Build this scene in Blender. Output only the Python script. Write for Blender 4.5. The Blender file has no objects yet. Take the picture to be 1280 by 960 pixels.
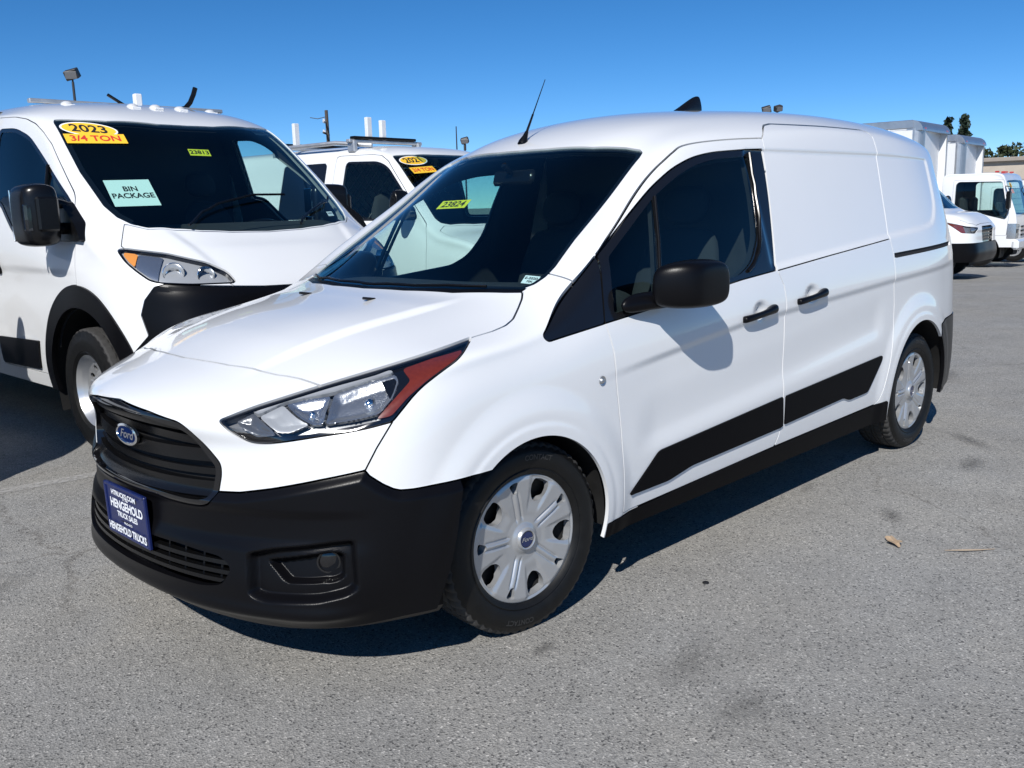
import bpy, bmesh, math, random
import numpy as np
from mathutils import Vector, Matrix

random.seed(7)
rng = np.random.default_rng(7)
SC = bpy.context.scene
COL = SC.collection

# ------------------------------------------------------------------ camera, sky, sun, exposure
CAM_POS = (2.05581, 2.86464, 1.38359)
CAM_YAW, CAM_PITCH, CAM_ROLL, CAM_F = 3.925935, -0.188723, -0.0263738, 1166.337 / 1280.0
SUN_DIR = Vector((-1.02, -0.56, -1.0)).normalized()          # the way the sunlight travels


def make_camera():
    f = Vector((math.cos(CAM_PITCH) * math.cos(CAM_YAW), math.cos(CAM_PITCH) * math.sin(CAM_YAW), math.sin(CAM_PITCH)))
    r = f.cross(Vector((0, 0, 1))).normalized()
    u = r.cross(f)
    c, s = math.cos(CAM_ROLL), math.sin(CAM_ROLL)
    r, u = c * r + s * u, -s * r + c * u
    cd = bpy.data.cameras.new('camera')
    cd.sensor_width = 36.0
    cd.lens = 36.0 * CAM_F
    cd.clip_start, cd.clip_end = 0.05, 3000
    co = bpy.data.objects.new('camera', cd)
    co.matrix_world = Matrix(((r.x, u.x, -f.x, CAM_POS[0]), (r.y, u.y, -f.y, CAM_POS[1]), (r.z, u.z, -f.z, CAM_POS[2]), (0, 0, 0, 1)))
    COL.objects.link(co)
    SC.camera = co


make_camera()
W = bpy.data.worlds.new('World')
SC.world = W
W.use_nodes = True
wn = W.node_tree.nodes
sky = wn.new('ShaderNodeTexSky')
sky.sky_type = 'NISHITA'
sky.sun_disc = False
sky.sun_elevation = math.asin(-SUN_DIR.z)
sky.sun_rotation = math.atan2(-SUN_DIR.x, -SUN_DIR.y)
sky.altitude = 500
sky.air_density = 0.55
sky.dust_density = 0.0
sky.ozone_density = 5.0
hs = wn.new('ShaderNodeHueSaturation')
hs.inputs['Saturation'].default_value = 1.22
hs.inputs['Hue'].default_value = 0.498
W.node_tree.links.new(sky.outputs[0], hs.inputs['Color'])
W.node_tree.links.new(hs.outputs[0], wn['Background'].inputs[0])
wn['Background'].inputs[1].default_value = 0.115
sd = bpy.data.lights.new('sun', 'SUN')
sd.energy = 5.0
sd.angle = math.radians(0.53)
sd.color = (1.0, 0.97, 0.925)
so = bpy.data.objects.new('sun', sd)
so.rotation_euler = SUN_DIR.to_track_quat('-Z', 'Y').to_euler()
so.location = (6, 4, 9)
COL.objects.link(so)
SC.view_settings.view_transform = 'Standard'
SC.view_settings.look = 'None'
SC.view_settings.exposure = 0.05
SC.view_settings.gamma = 1.0
SC.view_settings.use_curve_mapping = False
SC.render.engine = 'CYCLES'
SC.cycles.max_bounces = 10
SC.cycles.transparent_max_bounces = 16
SC.cycles.glossy_bounces = 5
SC.cycles.caustics_reflective = False
SC.cycles.caustics_refractive = False
try:
    SC.cycles.use_denoising = True
except Exception:
    pass

# ------------------------------------------------------------------ geometry library
def cc_subdivide(V, F):
    """one Catmull-Clark step on a quad mesh (open borders allowed)"""
    n, m = len(V), len(F)
    fp = V[F].mean(1)
    E = np.sort(np.stack([F, np.roll(F, -1, 1)], 2).reshape(-1, 2), 1)
    key = E[:, 0] * n + E[:, 1]
    uk, inv = np.unique(key, return_inverse=True)
    ue = np.stack([uk // n, uk % n], 1)
    ne = len(uk)
    cnt = np.bincount(inv, minlength=ne)
    fs = np.zeros((ne, 3)); np.add.at(fs, inv, np.repeat(fp, 4, 0))
    mid = V[ue].mean(1)
    bnd = cnt == 1
    ep = np.where(bnd[:, None], mid, (2 * mid + fs) / 4.0)
    val = np.bincount(F.ravel(), minlength=n)
    fsum = np.zeros((n, 3)); np.add.at(fsum, F.ravel(), np.repeat(fp, 4, 0))
    esum = np.zeros((n, 3)); en = np.zeros(n)
    for c in (0, 1):
        np.add.at(esum, ue[:, c], mid); np.add.at(en, ue[:, c], 1)
    v = np.maximum(val, 1)[:, None]
    newv = (fsum / v + 2 * esum / np.maximum(en, 1)[:, None] + (v - 3) * V) / v
    bs = np.zeros((n, 3)); bc = np.zeros(n)
    be = ue[bnd]
    for c in (0, 1):
        np.add.at(bs, be[:, c], V[be[:, 1 - c]]); np.add.at(bc, be[:, c], 1)
    isb = bc >= 2
    newv[isb] = (6 * V[isb] + bs[isb]) / 8.0
    newv[(val == 1)] = V[(val == 1)]
    NV = np.concatenate([newv, ep, fp])
    ei = inv.reshape(m, 4) + n
    fi = np.arange(m) + n + ne
    Q = []
    for c in range(4):
        Q.append(np.stack([F[:, c], ei[:, c], fi, ei[:, c - 1]], 1))
    return NV, np.stack(Q, 1).reshape(-1, 4)


def cc_limit(V, F):
    n = len(V)
    val = np.bincount(F.ravel(), minlength=n)
    E = np.sort(np.stack([F, np.roll(F, -1, 1)], 2).reshape(-1, 2), 1)
    uk, cnt = np.unique(E[:, 0] * n + E[:, 1], return_counts=True)
    ue = np.stack([uk // n, uk % n], 1)
    es = np.zeros((n, 3))
    for c in (0, 1):
        np.add.at(es, ue[:, c], V[ue[:, 1 - c]])
    ds = np.zeros((n, 3)); np.add.at(ds, F.ravel(), V[np.roll(F, 2, 1).ravel()])
    k = np.maximum(val, 1)[:, None].astype(float)
    L = (k * k * V + 4 * es + ds) / (k * (k + 5))
    be = ue[cnt == 1]
    bs = np.zeros((n, 3)); bc = np.zeros(n)
    for c in (0, 1):
        np.add.at(bs, be[:, c], V[be[:, 1 - c]]); np.add.at(bc, be[:, c], 1)
    b = bc > 0
    L[b] = (4 * V[b] + bs[b]) / 6
    L[val == 1] = V[val == 1]
    return L


def box_cage(top, side, front, rear, fit=6, damp=0.8):
    """body cage from four half grids (numpy arrays of 3D points, y >= 0, first column on the centre line).
    top[i][j]  i nose->tail, j centre->edge;  side[i][k] k edge->sill;  front[k][j], rear[k][j]"""
    ni, nj, nk = len(top), len(top[0]), len(side[0])
    pts, idx, faces = [], {}, []
    def vid(p):
        key = (round(p[0], 5), round(p[1], 5), round(p[2], 5))
        if key not in idx:
            idx[key] = len(pts); pts.append(p)
        return idx[key]
    for s in (1, -1):
        m = lambda p: (p[0], s * p[1] + 0.0, p[2])
        def quads(G, flip):
            for a in range(len(G) - 1):
                for b in range(len(G[0]) - 1):
                    q = [vid(m(G[a][b])), vid(m(G[a + 1][b])), vid(m(G[a + 1][b + 1])), vid(m(G[a][b + 1]))]
                    if flip != (s < 0):
                        q = q[::-1]
                    faces.append(q)
        S = [[top[i][nj - 1]] + list(side[i][1:]) for i in range(ni)]
        Fr = [list(top[0])] + [list(front[k][:nj - 1]) + [S[0][k]] for k in range(1, nk)]
        Re = [list(top[ni - 1])] + [list(rear[k][:nj - 1]) + [S[ni - 1][k]] for k in range(1, nk)]
        quads(top, True)
        quads(S, True)
        quads(Fr, False)
        quads(Re, True)
    T = np.array(pts, float); F = np.array(faces)
    V = T.copy()
    for _ in range(fit):
        V += damp * (T - cc_limit(V, F))
    return V, F


def tri(F):
    return np.concatenate([F[:, [0, 1, 2]], F[:, [0, 2, 3]]])


def vnormals(V, T):
    fn = np.cross(V[T[:, 1]] - V[T[:, 0]], V[T[:, 2]] - V[T[:, 0]])
    N = np.zeros_like(V)
    for c in range(3):
        np.add.at(N, T[:, c], fn)
    return N / np.maximum(np.linalg.norm(N, axis=1), 1e-12)[:, None]


def sdf_poly(P, poly):
    """signed distance of 2D points to a closed polygon, negative inside"""
    poly = np.asarray(poly, float)
    A, B = poly, np.roll(poly, -1, 0)
    d2 = np.full(len(P), 1e18); ins = np.zeros(len(P), bool)
    for a, b in zip(A, B):
        e = b - a; w = P - a
        t = np.clip((w @ e) / max(e @ e, 1e-18), 0, 1)
        q = w - t[:, None] * e
        d2 = np.minimum(d2, (q * q).sum(1))
        c = (a[1] <= P[:, 1]) != (b[1] <= P[:, 1])
        if abs(e[1]) > 1e-12:
            ins ^= c & (P[:, 0] < a[0] + (P[:, 1] - a[1]) * e[0] / e[1])
    d = np.sqrt(d2)
    return np.where(ins, -d, d)


def clip(M, d):
    """keep the part of the triangle mesh M=(V,N,T) where d<0"""
    V, N, T = M
    s = d[T] < 0
    c = s.sum(1)
    keep = T[c == 3]
    newV, newN, newT, cache = [], [], [], {}
    n0 = len(V)
    def cut(i, j):
        k = (i, j) if i < j else (j, i)
        if k not in cache:
            i, j = k
            t = d[i] / (d[i] - d[j])
            cache[k] = n0 + len(newV)
            newV.append(V[i] + t * (V[j] - V[i])); newN.append(N[i] + t * (N[j] - N[i]))
        return cache[k]
    for f, sf in zip(T[(c == 1) | (c == 2)], s[(c == 1) | (c == 2)]):
        if sf.sum() == 1:
            r = int(np.argmax(sf)); a, b, e = f[r], f[(r + 1) % 3], f[(r + 2) % 3]
            newT.append((a, cut(a, b), cut(a, e)))
        else:
            r = int(np.argmin(sf)); a, b, e = f[r], f[(r + 1) % 3], f[(r + 2) % 3]
            p, q = cut(a, b), cut(a, e)
            newT.append((p, b, e)); newT.append((p, e, q))
    if newV:
        V = np.concatenate([V, np.array(newV)]); N = np.concatenate([N, np.array(newN)])
    T = np.concatenate([keep, np.array(newT, int).reshape(-1, 3)])
    u, inv = np.unique(T.ravel(), return_inverse=True)
    N = N[u]; N = N / np.maximum(np.linalg.norm(N, axis=1), 1e-9)[:, None]
    return V[u], N, inv.reshape(-1, 3)


def cf(M, *fns):
    for f in fns:
        M = clip(M, f(M[0]))
    return M


# projections of a 3D point onto a drawing plane
PR = {'side': lambda P: P[:, [0, 2]], 'top': lambda P: P[:, [0, 1]], 'atop': lambda P: np.c_[P[:, 0], np.abs(P[:, 1])],
      'front': lambda P: np.c_[np.abs(P[:, 1]), P[:, 2]],
      'diag': lambda P: np.c_[(np.abs(P[:, 1]) - P[:, 0]) * 0.70710678, P[:, 2]]}


def region(M, cons, gap=0.0028):
    """clip by constraints (projection, polygon, +1 keep inside / -1 keep outside); a polygon may be a callable d(P)"""
    for pr, poly, sgn in cons:
        if len(M[2]) == 0:
            return M
        if callable(poly):
            d = poly(M[0])
        else:
            P = PR[pr](M[0]); poly = np.asarray(poly, float)
            lo, hi = poly.min(0) - .06, poly.max(0) + .06
            near = ((P > lo) & (P < hi)).all(1)
            d = np.full(len(P), 1.0)
            d[near] = sdf_poly(P[near], poly)
        M = clip(M, sgn * d + gap)
    return M


def half(M, s=1):
    V, N, T = M
    V = V.copy(); V[np.abs(V[:, 1]) < 2e-4, 1] = 0
    T = T[(V[T][:, :, 1] >= 0).all(1)]
    u, inv = np.unique(T.ravel(), return_inverse=True)
    return V[u], N[u], inv.reshape(-1, 3)


def smooth_poly(pts, r=0.02, n=5):
    """round the corners of a polygon (radius may be given per point as third value)"""
    out = []
    L = len(pts)
    for i in range(L):
        p = np.array(pts[i][:2], float); rr = pts[i][2] if len(pts[i]) > 2 else r
        a = np.array(pts[i - 1][:2], float) - p; b = np.array(pts[(i + 1) % L][:2], float) - p
        la, lb = np.linalg.norm(a), np.linalg.norm(b)
        t = min(rr, la * .48, lb * .48)
        if t < 1e-5:
            out.append(tuple(p)); continue
        s, e = p + a / la * t, p + b / lb * t
        for k in range(n + 1):
            u = k / n
            out.append(tuple((1 - u) ** 2 * s + 2 * u * (1 - u) * p + u * u * e))
    return out


def catmull(pts, n=6, closed=False):
    P = [np.array(p, float) for p in pts]
    L = len(P); out = []
    for i in range(L if closed else L - 1):
        p0 = P[i - 1] if (closed or i > 0) else 2 * P[0] - P[1]
        p1, p2 = P[i], P[(i + 1) % L]
        p3 = P[(i + 2) % L] if (closed or i + 2 < L) else 2 * P[-1] - P[-2]
        for k in range(n):
            t = k / n
            out.append(tuple(.5 * ((2 * p1) + (p2 - p0) * t + (2 * p0 - 5 * p1 + 4 * p2 - p3) * t * t + (3 * p1 - p0 - 3 * p2 + p3) * t ** 3)))
    if not closed:
        out.append(tuple(P[-1]))
    return out
# ------------------------------------------------------------------ materials
MATS = {}


def mat(name, col=(.5, .5, .5), rough=.5, metal=0.0, coat=0.0, bump=0.0, bscale=200.0, noise=0.0, nscale=5.0, spec=.5, emit=None, detail=4.0, coat_rough=.03, dust=0.0):
    if name in MATS:
        return MATS[name]
    m = bpy.data.materials.new(name)
    m.use_nodes = True
    nt = m.node_tree
    b = nt.nodes['Principled BSDF']
    b.inputs['Base Color'].default_value = (*col, 1)
    b.inputs['Roughness'].default_value = rough
    b.inputs['Metallic'].default_value = metal
    b.inputs['Coat Weight'].default_value = coat
    b.inputs['Coat Roughness'].default_value = coat_rough
    b.inputs['Specular IOR Level'].default_value = spec
    tc = nt.nodes.new('ShaderNodeTexCoord')
    if noise > 0:
        n = nt.nodes.new('ShaderNodeTexNoise'); n.inputs['Scale'].default_value = nscale; n.inputs['Detail'].default_value = detail
        nt.links.new(tc.outputs['Object'], n.inputs['Vector'])
        mr = nt.nodes.new('ShaderNodeMapRange')
        mr.inputs[3].default_value = 1 - noise; mr.inputs[4].default_value = 1 + noise
        mr.inputs[1].default_value = .25; mr.inputs[2].default_value = .75
        nt.links.new(n.outputs[0], mr.inputs[0])
        mx = nt.nodes.new('ShaderNodeMix'); mx.data_type = 'RGBA'; mx.blend_type = 'MULTIPLY'
        mx.inputs[0].default_value = 1; mx.inputs[6].default_value = (*col, 1)
        nt.links.new(mr.outputs[0], mx.inputs[7])
        nt.links.new(mx.outputs[2], b.inputs['Base Color'])
        mr2 = nt.nodes.new('ShaderNodeMapRange'); mr2.inputs[3].default_value = rough * (1 - noise); mr2.inputs[4].default_value = min(1, rough * (1 + noise))
        nt.links.new(n.outputs[0], mr2.inputs[0]); nt.links.new(mr2.outputs[0], b.inputs['Roughness'])
    if bump > 0:
        n2 = nt.nodes.new('ShaderNodeTexNoise'); n2.inputs['Scale'].default_value = bscale; n2.inputs['Detail'].default_value = 2
        nt.links.new(tc.outputs['Object'], n2.inputs['Vector'])
        bp = nt.nodes.new('ShaderNodeBump'); bp.inputs['Strength'].default_value = bump; bp.inputs['Distance'].default_value = .002
        nt.links.new(n2.outputs[0], bp.inputs['Height']); nt.links.new(bp.outputs[0], b.inputs['Normal'])
    if emit:
        b.inputs['Emission Color'].default_value = (*emit[0], 1); b.inputs['Emission Strength'].default_value = emit[1]
    MATS[name] = m
    return m


def glass_mat(name, tint=(.55, .72, .70), refl=1.0, rough=.0):
    """thin car glass: tinted see-through mixed with a Fresnel reflection"""
    if name in MATS:
        return MATS[name]
    m = bpy.data.materials.new(name)
    m.use_nodes = True
    nt = m.node_tree
    nt.nodes.clear()
    out = nt.nodes.new('ShaderNodeOutputMaterial')
    tr = nt.nodes.new('ShaderNodeBsdfTransparent'); tr.inputs[0].default_value = (*tint, 1)
    gl = nt.nodes.new('ShaderNodeBsdfGlossy'); gl.inputs['Roughness'].default_value = rough; gl.inputs[0].default_value = (refl, refl, refl, 1)
    fr = nt.nodes.new('ShaderNodeFresnel')
    ge = nt.nodes.new('ShaderNodeNewGeometry')          # a thin pane reflects the same from both sides
    mr = nt.nodes.new('ShaderNodeMapRange'); mr.inputs[3].default_value = 1.52; mr.inputs[4].default_value = 1 / 1.52
    nt.links.new(ge.outputs['Backfacing'], mr.inputs[0]); nt.links.new(mr.outputs[0], fr.inputs[0])
    mx = nt.nodes.new('ShaderNodeMixShader')
    nt.links.new(fr.outputs[0], mx.inputs[0]); nt.links.new(tr.outputs[0], mx.inputs[1]); nt.links.new(gl.outputs[0], mx.inputs[2])
    nt.links.new(mx.outputs[0], out.inputs[0])
    MATS[name] = m
    return m


mat('paint', (.765, .775, .78), .32, 0, 1.0, noise=.015, nscale=1.3)
mat('paint_old', (.765, .775, .775), .35, 0, .8, noise=.03, nscale=1.5)
mat('plastic', (.0035, .0035, .0045), .31, 0, 0, bump=.14, bscale=420, spec=.17)
mat('cladding', (.0035, .0035, .0045), .45, 0, 0, bump=.10, bscale=420, spec=.05)
mat('tyre_print', (.03, .03, .03), .4)
mat('plastic_smooth', (.005, .005, .0055), .26, spec=.35)
mat('gloss_black', (.008, .008, .009), .08, 0, .5)
mat('rubber', (.006, .006, .006), .5, 0, 0, spec=.3, bump=.15, bscale=400, noise=.25, nscale=30)
mat('tread', (.035, .034, .033), .8, 0, 0, noise=.3, nscale=60)
mat('hubcap', (.47, .48, .49), .30, .55, .3, noise=.04, nscale=8)
mat('dark', (.006, .006, .007), .8)
mat('liner', (.004, .004, .004), .85, noise=.3, nscale=12)
mat('trim', (.022, .023, .026), .7, noise=.15, nscale=20)
mat('trim_grey', (.10, .10, .105), .8)
mat('seat', (.02, .022, .026), .9, bump=.3, bscale=500)
mat('chrome_soft', (.72, .73, .74), .16, .9)
mat('lamp_pale', (.42, .43, .44), .3, .2)
mat('lens_smoke', (.10, .105, .115), .2, .2, .5)
mat('chrome', (.85, .86, .87), .10, 1.0)
mat('reflector', (.55, .56, .57), .24, .85, bump=.5, bscale=55)
mat('silver', (.60, .61, .62), .30, .75)
mat('amber', (.17, .024, .011), .25, 0, .5, noise=.15, nscale=90)
mat('lamp_grey', (.20, .205, .215), .35, .3, noise=.15, nscale=40)
mat('amber_light', (.80, .30, .06), .25, 0, .5)
mat('red_lens', (.45, .02, .02), .2, 0, .6)
mat('ford_blue', (.006, .018, .085), .15, 0, .8)
mat('plate_blue', (.006, .014, .085), .35, 0, .3)
mat('print_white', (.80, .82, .85), .6)
mat('print_black', (.01, .01, .012), .6)
mat('print_red', (.55, .03, .02), .6)
mat('sticker_yellow', (.85, .50, .03), .55)
mat('sticker_lime', (.75, .74, .04), .55)
mat('paper', (.62, .76, .72), .8)
mat('aluminium', (.55, .56, .57), .38, .9, noise=.08, nscale=6)
mat('galv', (.5, .51, .52), .45, .7, noise=.12, nscale=10)
mat('box_white', (.74, .75, .755), .45, 0, .1, noise=.03, nscale=2)
glass_mat('glass_ws', (.74, .89, .87))
glass_mat('glass_side', (.72, .87, .85))
glass_mat('glass_dark', (.10, .13, .15))
glass_mat('lens', (.93, .94, .95))

# ------------------------------------------------------------------ object helpers
def link(o, parent=None):
    COL.objects.link(o)
    if parent is not None:
        o.parent = parent
    return o


def set_smooth(me, flag=True):
    me.polygons.foreach_set('use_smooth', [flag] * len(me.polygons))


def mesh_np(name, V, F, material, normals=None, smooth=True, slots=None, midx=None):
    me = bpy.data.meshes.new(name)
    V = np.asarray(V, np.float32); 
    if isinstance(F, np.ndarray):
        k = F.shape[1]; m = len(F)
        me.vertices.add(len(V)); me.vertices.foreach_set('co', V.ravel())
        me.loops.add(m * k); me.loops.foreach_set('vertex_index', F.astype(np.int32).ravel())
        me.polygons.add(m); me.polygons.foreach_set('loop_start', np.arange(0, m * k, k, dtype=np.int32))
        me.update(calc_edges=True)
    else:
        me.from_pydata([tuple(map(float, v)) for v in V], [], F); me.update()
    for s in (slots or [material]):
        me.materials.append(MATS[s] if isinstance(s, str) else s)
    if midx is not None:
        me.polygons.foreach_set('material_index', np.asarray(midx, np.int32))
    set_smooth(me, smooth)
    if normals is not None:
        me.normals_split_custom_set_from_vertices(np.asarray(normals, float).tolist())
    return me


def obj(name, me, parent=None, loc=None, rot=None, scale=None):
    o = bpy.data.objects.new(name, me)
    if loc is not None: o.location = loc
    if rot is not None: o.rotation_euler = rot
    if scale is not None: o.scale = scale
    return link(o, parent)


def tag(o, label=None, cat=None, group=None, kind=None):
    if label: o['label'] = label
    if cat: o['category'] = cat
    if group: o['group'] = group
    if kind: o['kind'] = kind
    return o


def empty(name, loc=(0, 0, 0), rz=0.0, parent=None):
    o = bpy.data.objects.new(name, None)
    o.location = loc; o.rotation_euler = (0, 0, rz); o.empty_display_size = .2
    return link(o, parent)


def panel_arrays(M, depth=.012, offset=0.0):
    """give a clipped skin a folded edge going inward; returns V,N,T"""
    V, N, T = M
    V = V + N * offset
    E = np.stack([T, np.roll(T, -1, 1)], 2).reshape(-1, 2)
    n = len(V)
    key = np.sort(E, 1); k = key[:, 0] * n + key[:, 1]
    u, inv, cnt = np.unique(k, return_inverse=True, return_counts=True)
    B = E[cnt[inv] == 1]
    if len(B) == 0 or depth <= 0:
        return V, N, T
    bv, binv = np.unique(B.ravel(), return_inverse=True); B2 = binv.reshape(-1, 2)
    top, bot = V[bv], V[bv] - N[bv] * depth
    e = V[B[:, 1]] - V[B[:, 0]]
    en = np.cross(e, N[B[:, 0]]); fn = np.zeros((len(bv), 3))
    for c in (0, 1):
        np.add.at(fn, B2[:, c], en)
    fn /= np.maximum(np.linalg.norm(fn, axis=1), 1e-9)[:, None]
    b = len(bv)
    VV = np.concatenate([V, top, bot]); NN = np.concatenate([N, fn, fn])
    T2 = np.concatenate([np.stack([B2[:, 1] + n, B2[:, 0] + n, B2[:, 0] + n + b], 1), np.stack([B2[:, 1] + n, B2[:, 0] + n + b, B2[:, 1] + n + b], 1)])
    return VV, NN, np.concatenate([T, T2])


def mirror_join(M):
    V, N, T = M
    n = len(V)
    on = np.abs(V[:, 1]) < 1e-5
    idx = np.where(on, np.arange(n), np.arange(n) + n)
    N = N.copy(); N[on, 1] = 0
    VV = np.concatenate([V, V * [1, -1, 1]]); NN = np.concatenate([N, N * [1, -1, 1]])
    TT = np.concatenate([T, idx[T][:, ::-1]])
    u, inv = np.unique(TT.ravel(), return_inverse=True)
    NN = NN[u]; NN /= np.maximum(np.linalg.norm(NN, axis=1), 1e-9)[:, None]
    return VV[u], NN, inv.reshape(-1, 3)


def panel(name, M, material, parent, depth=.012, offset=0.0, both=False, centre=False):
    """one body panel; both = also a mirrored twin; centre = joined across the centre line"""
    if len(M[2]) == 0:
        print('EMPTY PANEL', name); return None
    if centre:
        M = mirror_join(M)
    V, N, T = panel_arrays(M, depth, offset)
    o = obj(name, mesh_np(name, V, T, material, N), parent)
    if both:
        mir = [1, -1, 1]
        o2 = obj(name, mesh_np(name, V * mir, T[:, ::-1], material, N * mir), both if not isinstance(both, bool) else parent)
        return o, o2
    return o


class MB:
    """collects shapes into one mesh"""
    def __init__(s):
        s.v, s.f, s.sm = [], [], []
    def add(s, V, F, smooth=False):
        b = len(s.v); s.v += [tuple(map(float, p)) for p in V]; s.f += [[i + b for i in f] for f in F]; s.sm += [smooth] * len(F)
        return s
    def box(s, c, d, bev=0.0, rz=0.0, ry=0.0, rx=0.0):
        hx, hy, hz = d[0] / 2, d[1] / 2, d[2] / 2
        b = min(bev, hx * .9, hy * .9, hz * .9)
        if b <= 0:
            V = [(x, y, z) for x in (-hx, hx) for y in (-hy, hy) for z in (-hz, hz)]
            F = [(0, 1, 3, 2), (4, 6, 7, 5), (0, 4, 5, 1), (2, 3, 7, 6), (0, 2, 6, 4), (1, 5, 7, 3)]
        else:
            V, F, ix = [], [], {}
            for sx in (-1, 1):
                for sy in (-1, 1):
                    for sz in (-1, 1):
                        for a in range(3):
                            p = [sx * (hx - b), sy * (hy - b), sz * (hz - b)]
                            p[a] = (sx * hx, sy * hy, sz * hz)[a]
                            ix[(sx, sy, sz, a)] = len(V); V.append(p)
            g = lambda sx, sy, sz, a: ix[(sx, sy, sz, a)]
            for sg in (-1, 1):
                F.append([g(sg, -1, -1, 0), g(sg, 1, -1, 0), g(sg, 1, 1, 0), g(sg, -1, 1, 0)][::sg])
                F.append([g(-1, sg, -1, 1), g(1, sg, -1, 1), g(1, sg, 1, 1), g(-1, sg, 1, 1)][::-sg])
                F.append([g(-1, -1, sg, 2), g(1, -1, sg, 2), g(1, 1, sg, 2), g(-1, 1, sg, 2)][::sg])
            for u in (-1, 1):
                for w in (-1, 1):
                    F.append([g(-1, u, w, 1), g(1, u, w, 1), g(1, u, w, 2), g(-1, u, w, 2)][::(1 if u * w < 0 else -1)])
                    F.append([g(u, -1, w, 0), g(u, 1, w, 0), g(u, 1, w, 2), g(u, -1, w, 2)][::(1 if u * w > 0 else -1)])
                    F.append([g(u, w, -1, 0), g(u, w, 1, 0), g(u, w, 1, 1), g(u, w, -1, 1)][::(1 if u * w < 0 else -1)])
            for sx in (-1, 1):
                for sy in (-1, 1):
                    for sz in (-1, 1):
                        F.append([g(sx, sy, sz, 0), g(sx, sy, sz, 1), g(sx, sy, sz, 2)][::(1 if sx * sy * sz > 0 else -1)])
        R = Matrix.Rotation(rz, 3, 'Z') @ Matrix.Rotation(ry, 3, 'Y') @ Matrix.Rotation(rx, 3, 'X')
        return s.add([R @ Vector(p) + Vector(c) for p in V], F)
    def tube(s, pts, r, n=10, cap=True):
        """swept tube through 3D points; r a number or list"""
        P = [Vector(p) for p in pts]; L = len(P)
        rr = r if isinstance(r, (list, tuple)) else [r] * L
        V, F = [], []
        up = Vector((0, 0, 1))
        for i in range(L):
            t = (P[min(i + 1, L - 1)] - P[max(i - 1, 0)]).normalized()
            a = t.cross(up)
            if a.length < .05: a = t.cross(Vector((0, 1, 0)))
            a.normalize(); b = a.cross(t)
            for k in range(n):
                th = 2 * math.pi * k / n
                V.append(P[i] + rr[i] * (math.cos(th) * a + math.sin(th) * b))
        for i in range(L - 1):
            for k in range(n):
                F.append((i * n + k, i * n + (k + 1) % n, (i + 1) * n + (k + 1) % n, (i + 1) * n + k))
        if cap:
            F.append(list(range(n))[::-1]); F.append([(L - 1) * n + k for k in range(n)])
        return s.add(V, F, True)
    def prism(s, poly, axis, a, b):
        """extrude a 2D polygon along axis ('x','y','z') from a to b"""
        mk = {'x': lambda p, t: (t, p[0], p[1]), 'y': lambda p, t: (p[0], t, p[1]), 'z': lambda p, t: (p[0], p[1], t)}[axis]
        n = len(poly)
        V = [mk(p, a) for p in poly] + [mk(p, b) for p in poly]
        F = [list(range(n))[::-1], list(range(n, 2 * n))] + [(i, (i + 1) % n, (i + 1) % n + n, i + n) for i in range(n)]
        return s.add(V, F)
    def lathe(s, prof, n=32, axis='y', c=(0, 0, 0)):
        V, F = [], []
        m = len(prof)
        for k in range(n):
            th = 2 * math.pi * k / n
            for r, h in prof:
                x, z = r * math.cos(th), r * math.sin(th)
                p = {'y': (x, h, z), 'z': (x, z, h), 'x': (h, x, z)}[axis]
                V.append((p[0] + c[0], p[1] + c[1], p[2] + c[2]))
        for k in range(n):
            for i in range(m - 1):
                F.append((k * m + i, k * m + i + 1, ((k + 1) % n) * m + i + 1, ((k + 1) % n) * m + i))
        return s.add(V, F, True)
    def build(s, name, material, parent=None, loc=None, rot=None, fix=True, smooth=None):
        me = bpy.data.meshes.new(name)
        me.from_pydata(s.v, [], s.f); me.update()
        for m in (material if isinstance(material, (list, tuple)) else [material]):
            me.materials.append(MATS[m])
        if fix:
            bm = bmesh.new(); bm.from_mesh(me); bmesh.ops.recalc_face_normals(bm, faces=bm.faces[:]); bm.to_mesh(me); bm.free()
        me.polygons.foreach_set('use_smooth', s.sm if smooth is None else [smooth] * len(s.sm))
        if any(s.sm) or smooth:
            try:
                me.set_sharp_from_angle(angle=math.radians(38))
            except Exception:
                pass
        return obj(name, me, parent, loc, rot)


_dg = None
def text_arrays(body, size=1.0, depth=0.0, shear=0.0, bold=0.0, space=1.0, sx=1.0):
    """lettering as triangles in the XY plane, centred; returns V (n,3) and faces"""
    cu = bpy.data.curves.new('txt', 'FONT')
    cu.body = body; cu.size = size; cu.extrude = depth; cu.shear = shear; cu.offset = bold; cu.space_character = space
    cu.align_x = 'CENTER'; cu.align_y = 'CENTER'; cu.resolution_u = 4
    o = bpy.data.objects.new('txt', cu); COL.objects.link(o)
    dg = bpy.context.evaluated_depsgraph_get(); dg.update()
    me = bpy.data.meshes.new_from_object(o.evaluated_get(dg))
    V = np.array([v.co[:] for v in me.vertices]); F = [list(q.vertices) for q in me.polygons]
    bpy.data.objects.remove(o); bpy.data.curves.remove(cu); bpy.data.meshes.remove(me)
    if len(V):
        V[:, 0] *= sx
    return V, F


def smoothstep(t):
    t = np.clip(t, 0, 1)
    return t * t * (3 - 2 * t)


def cc_blob(pts_grid, level=2, closed_u=True):
    pass


def soft_box(cage_v, cage_f, level=3):
    V, F = np.array(cage_v, float), np.array(cage_f)
    for _ in range(level):
        V, F = cc_subdivide(V, F)
    return V, F


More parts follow.
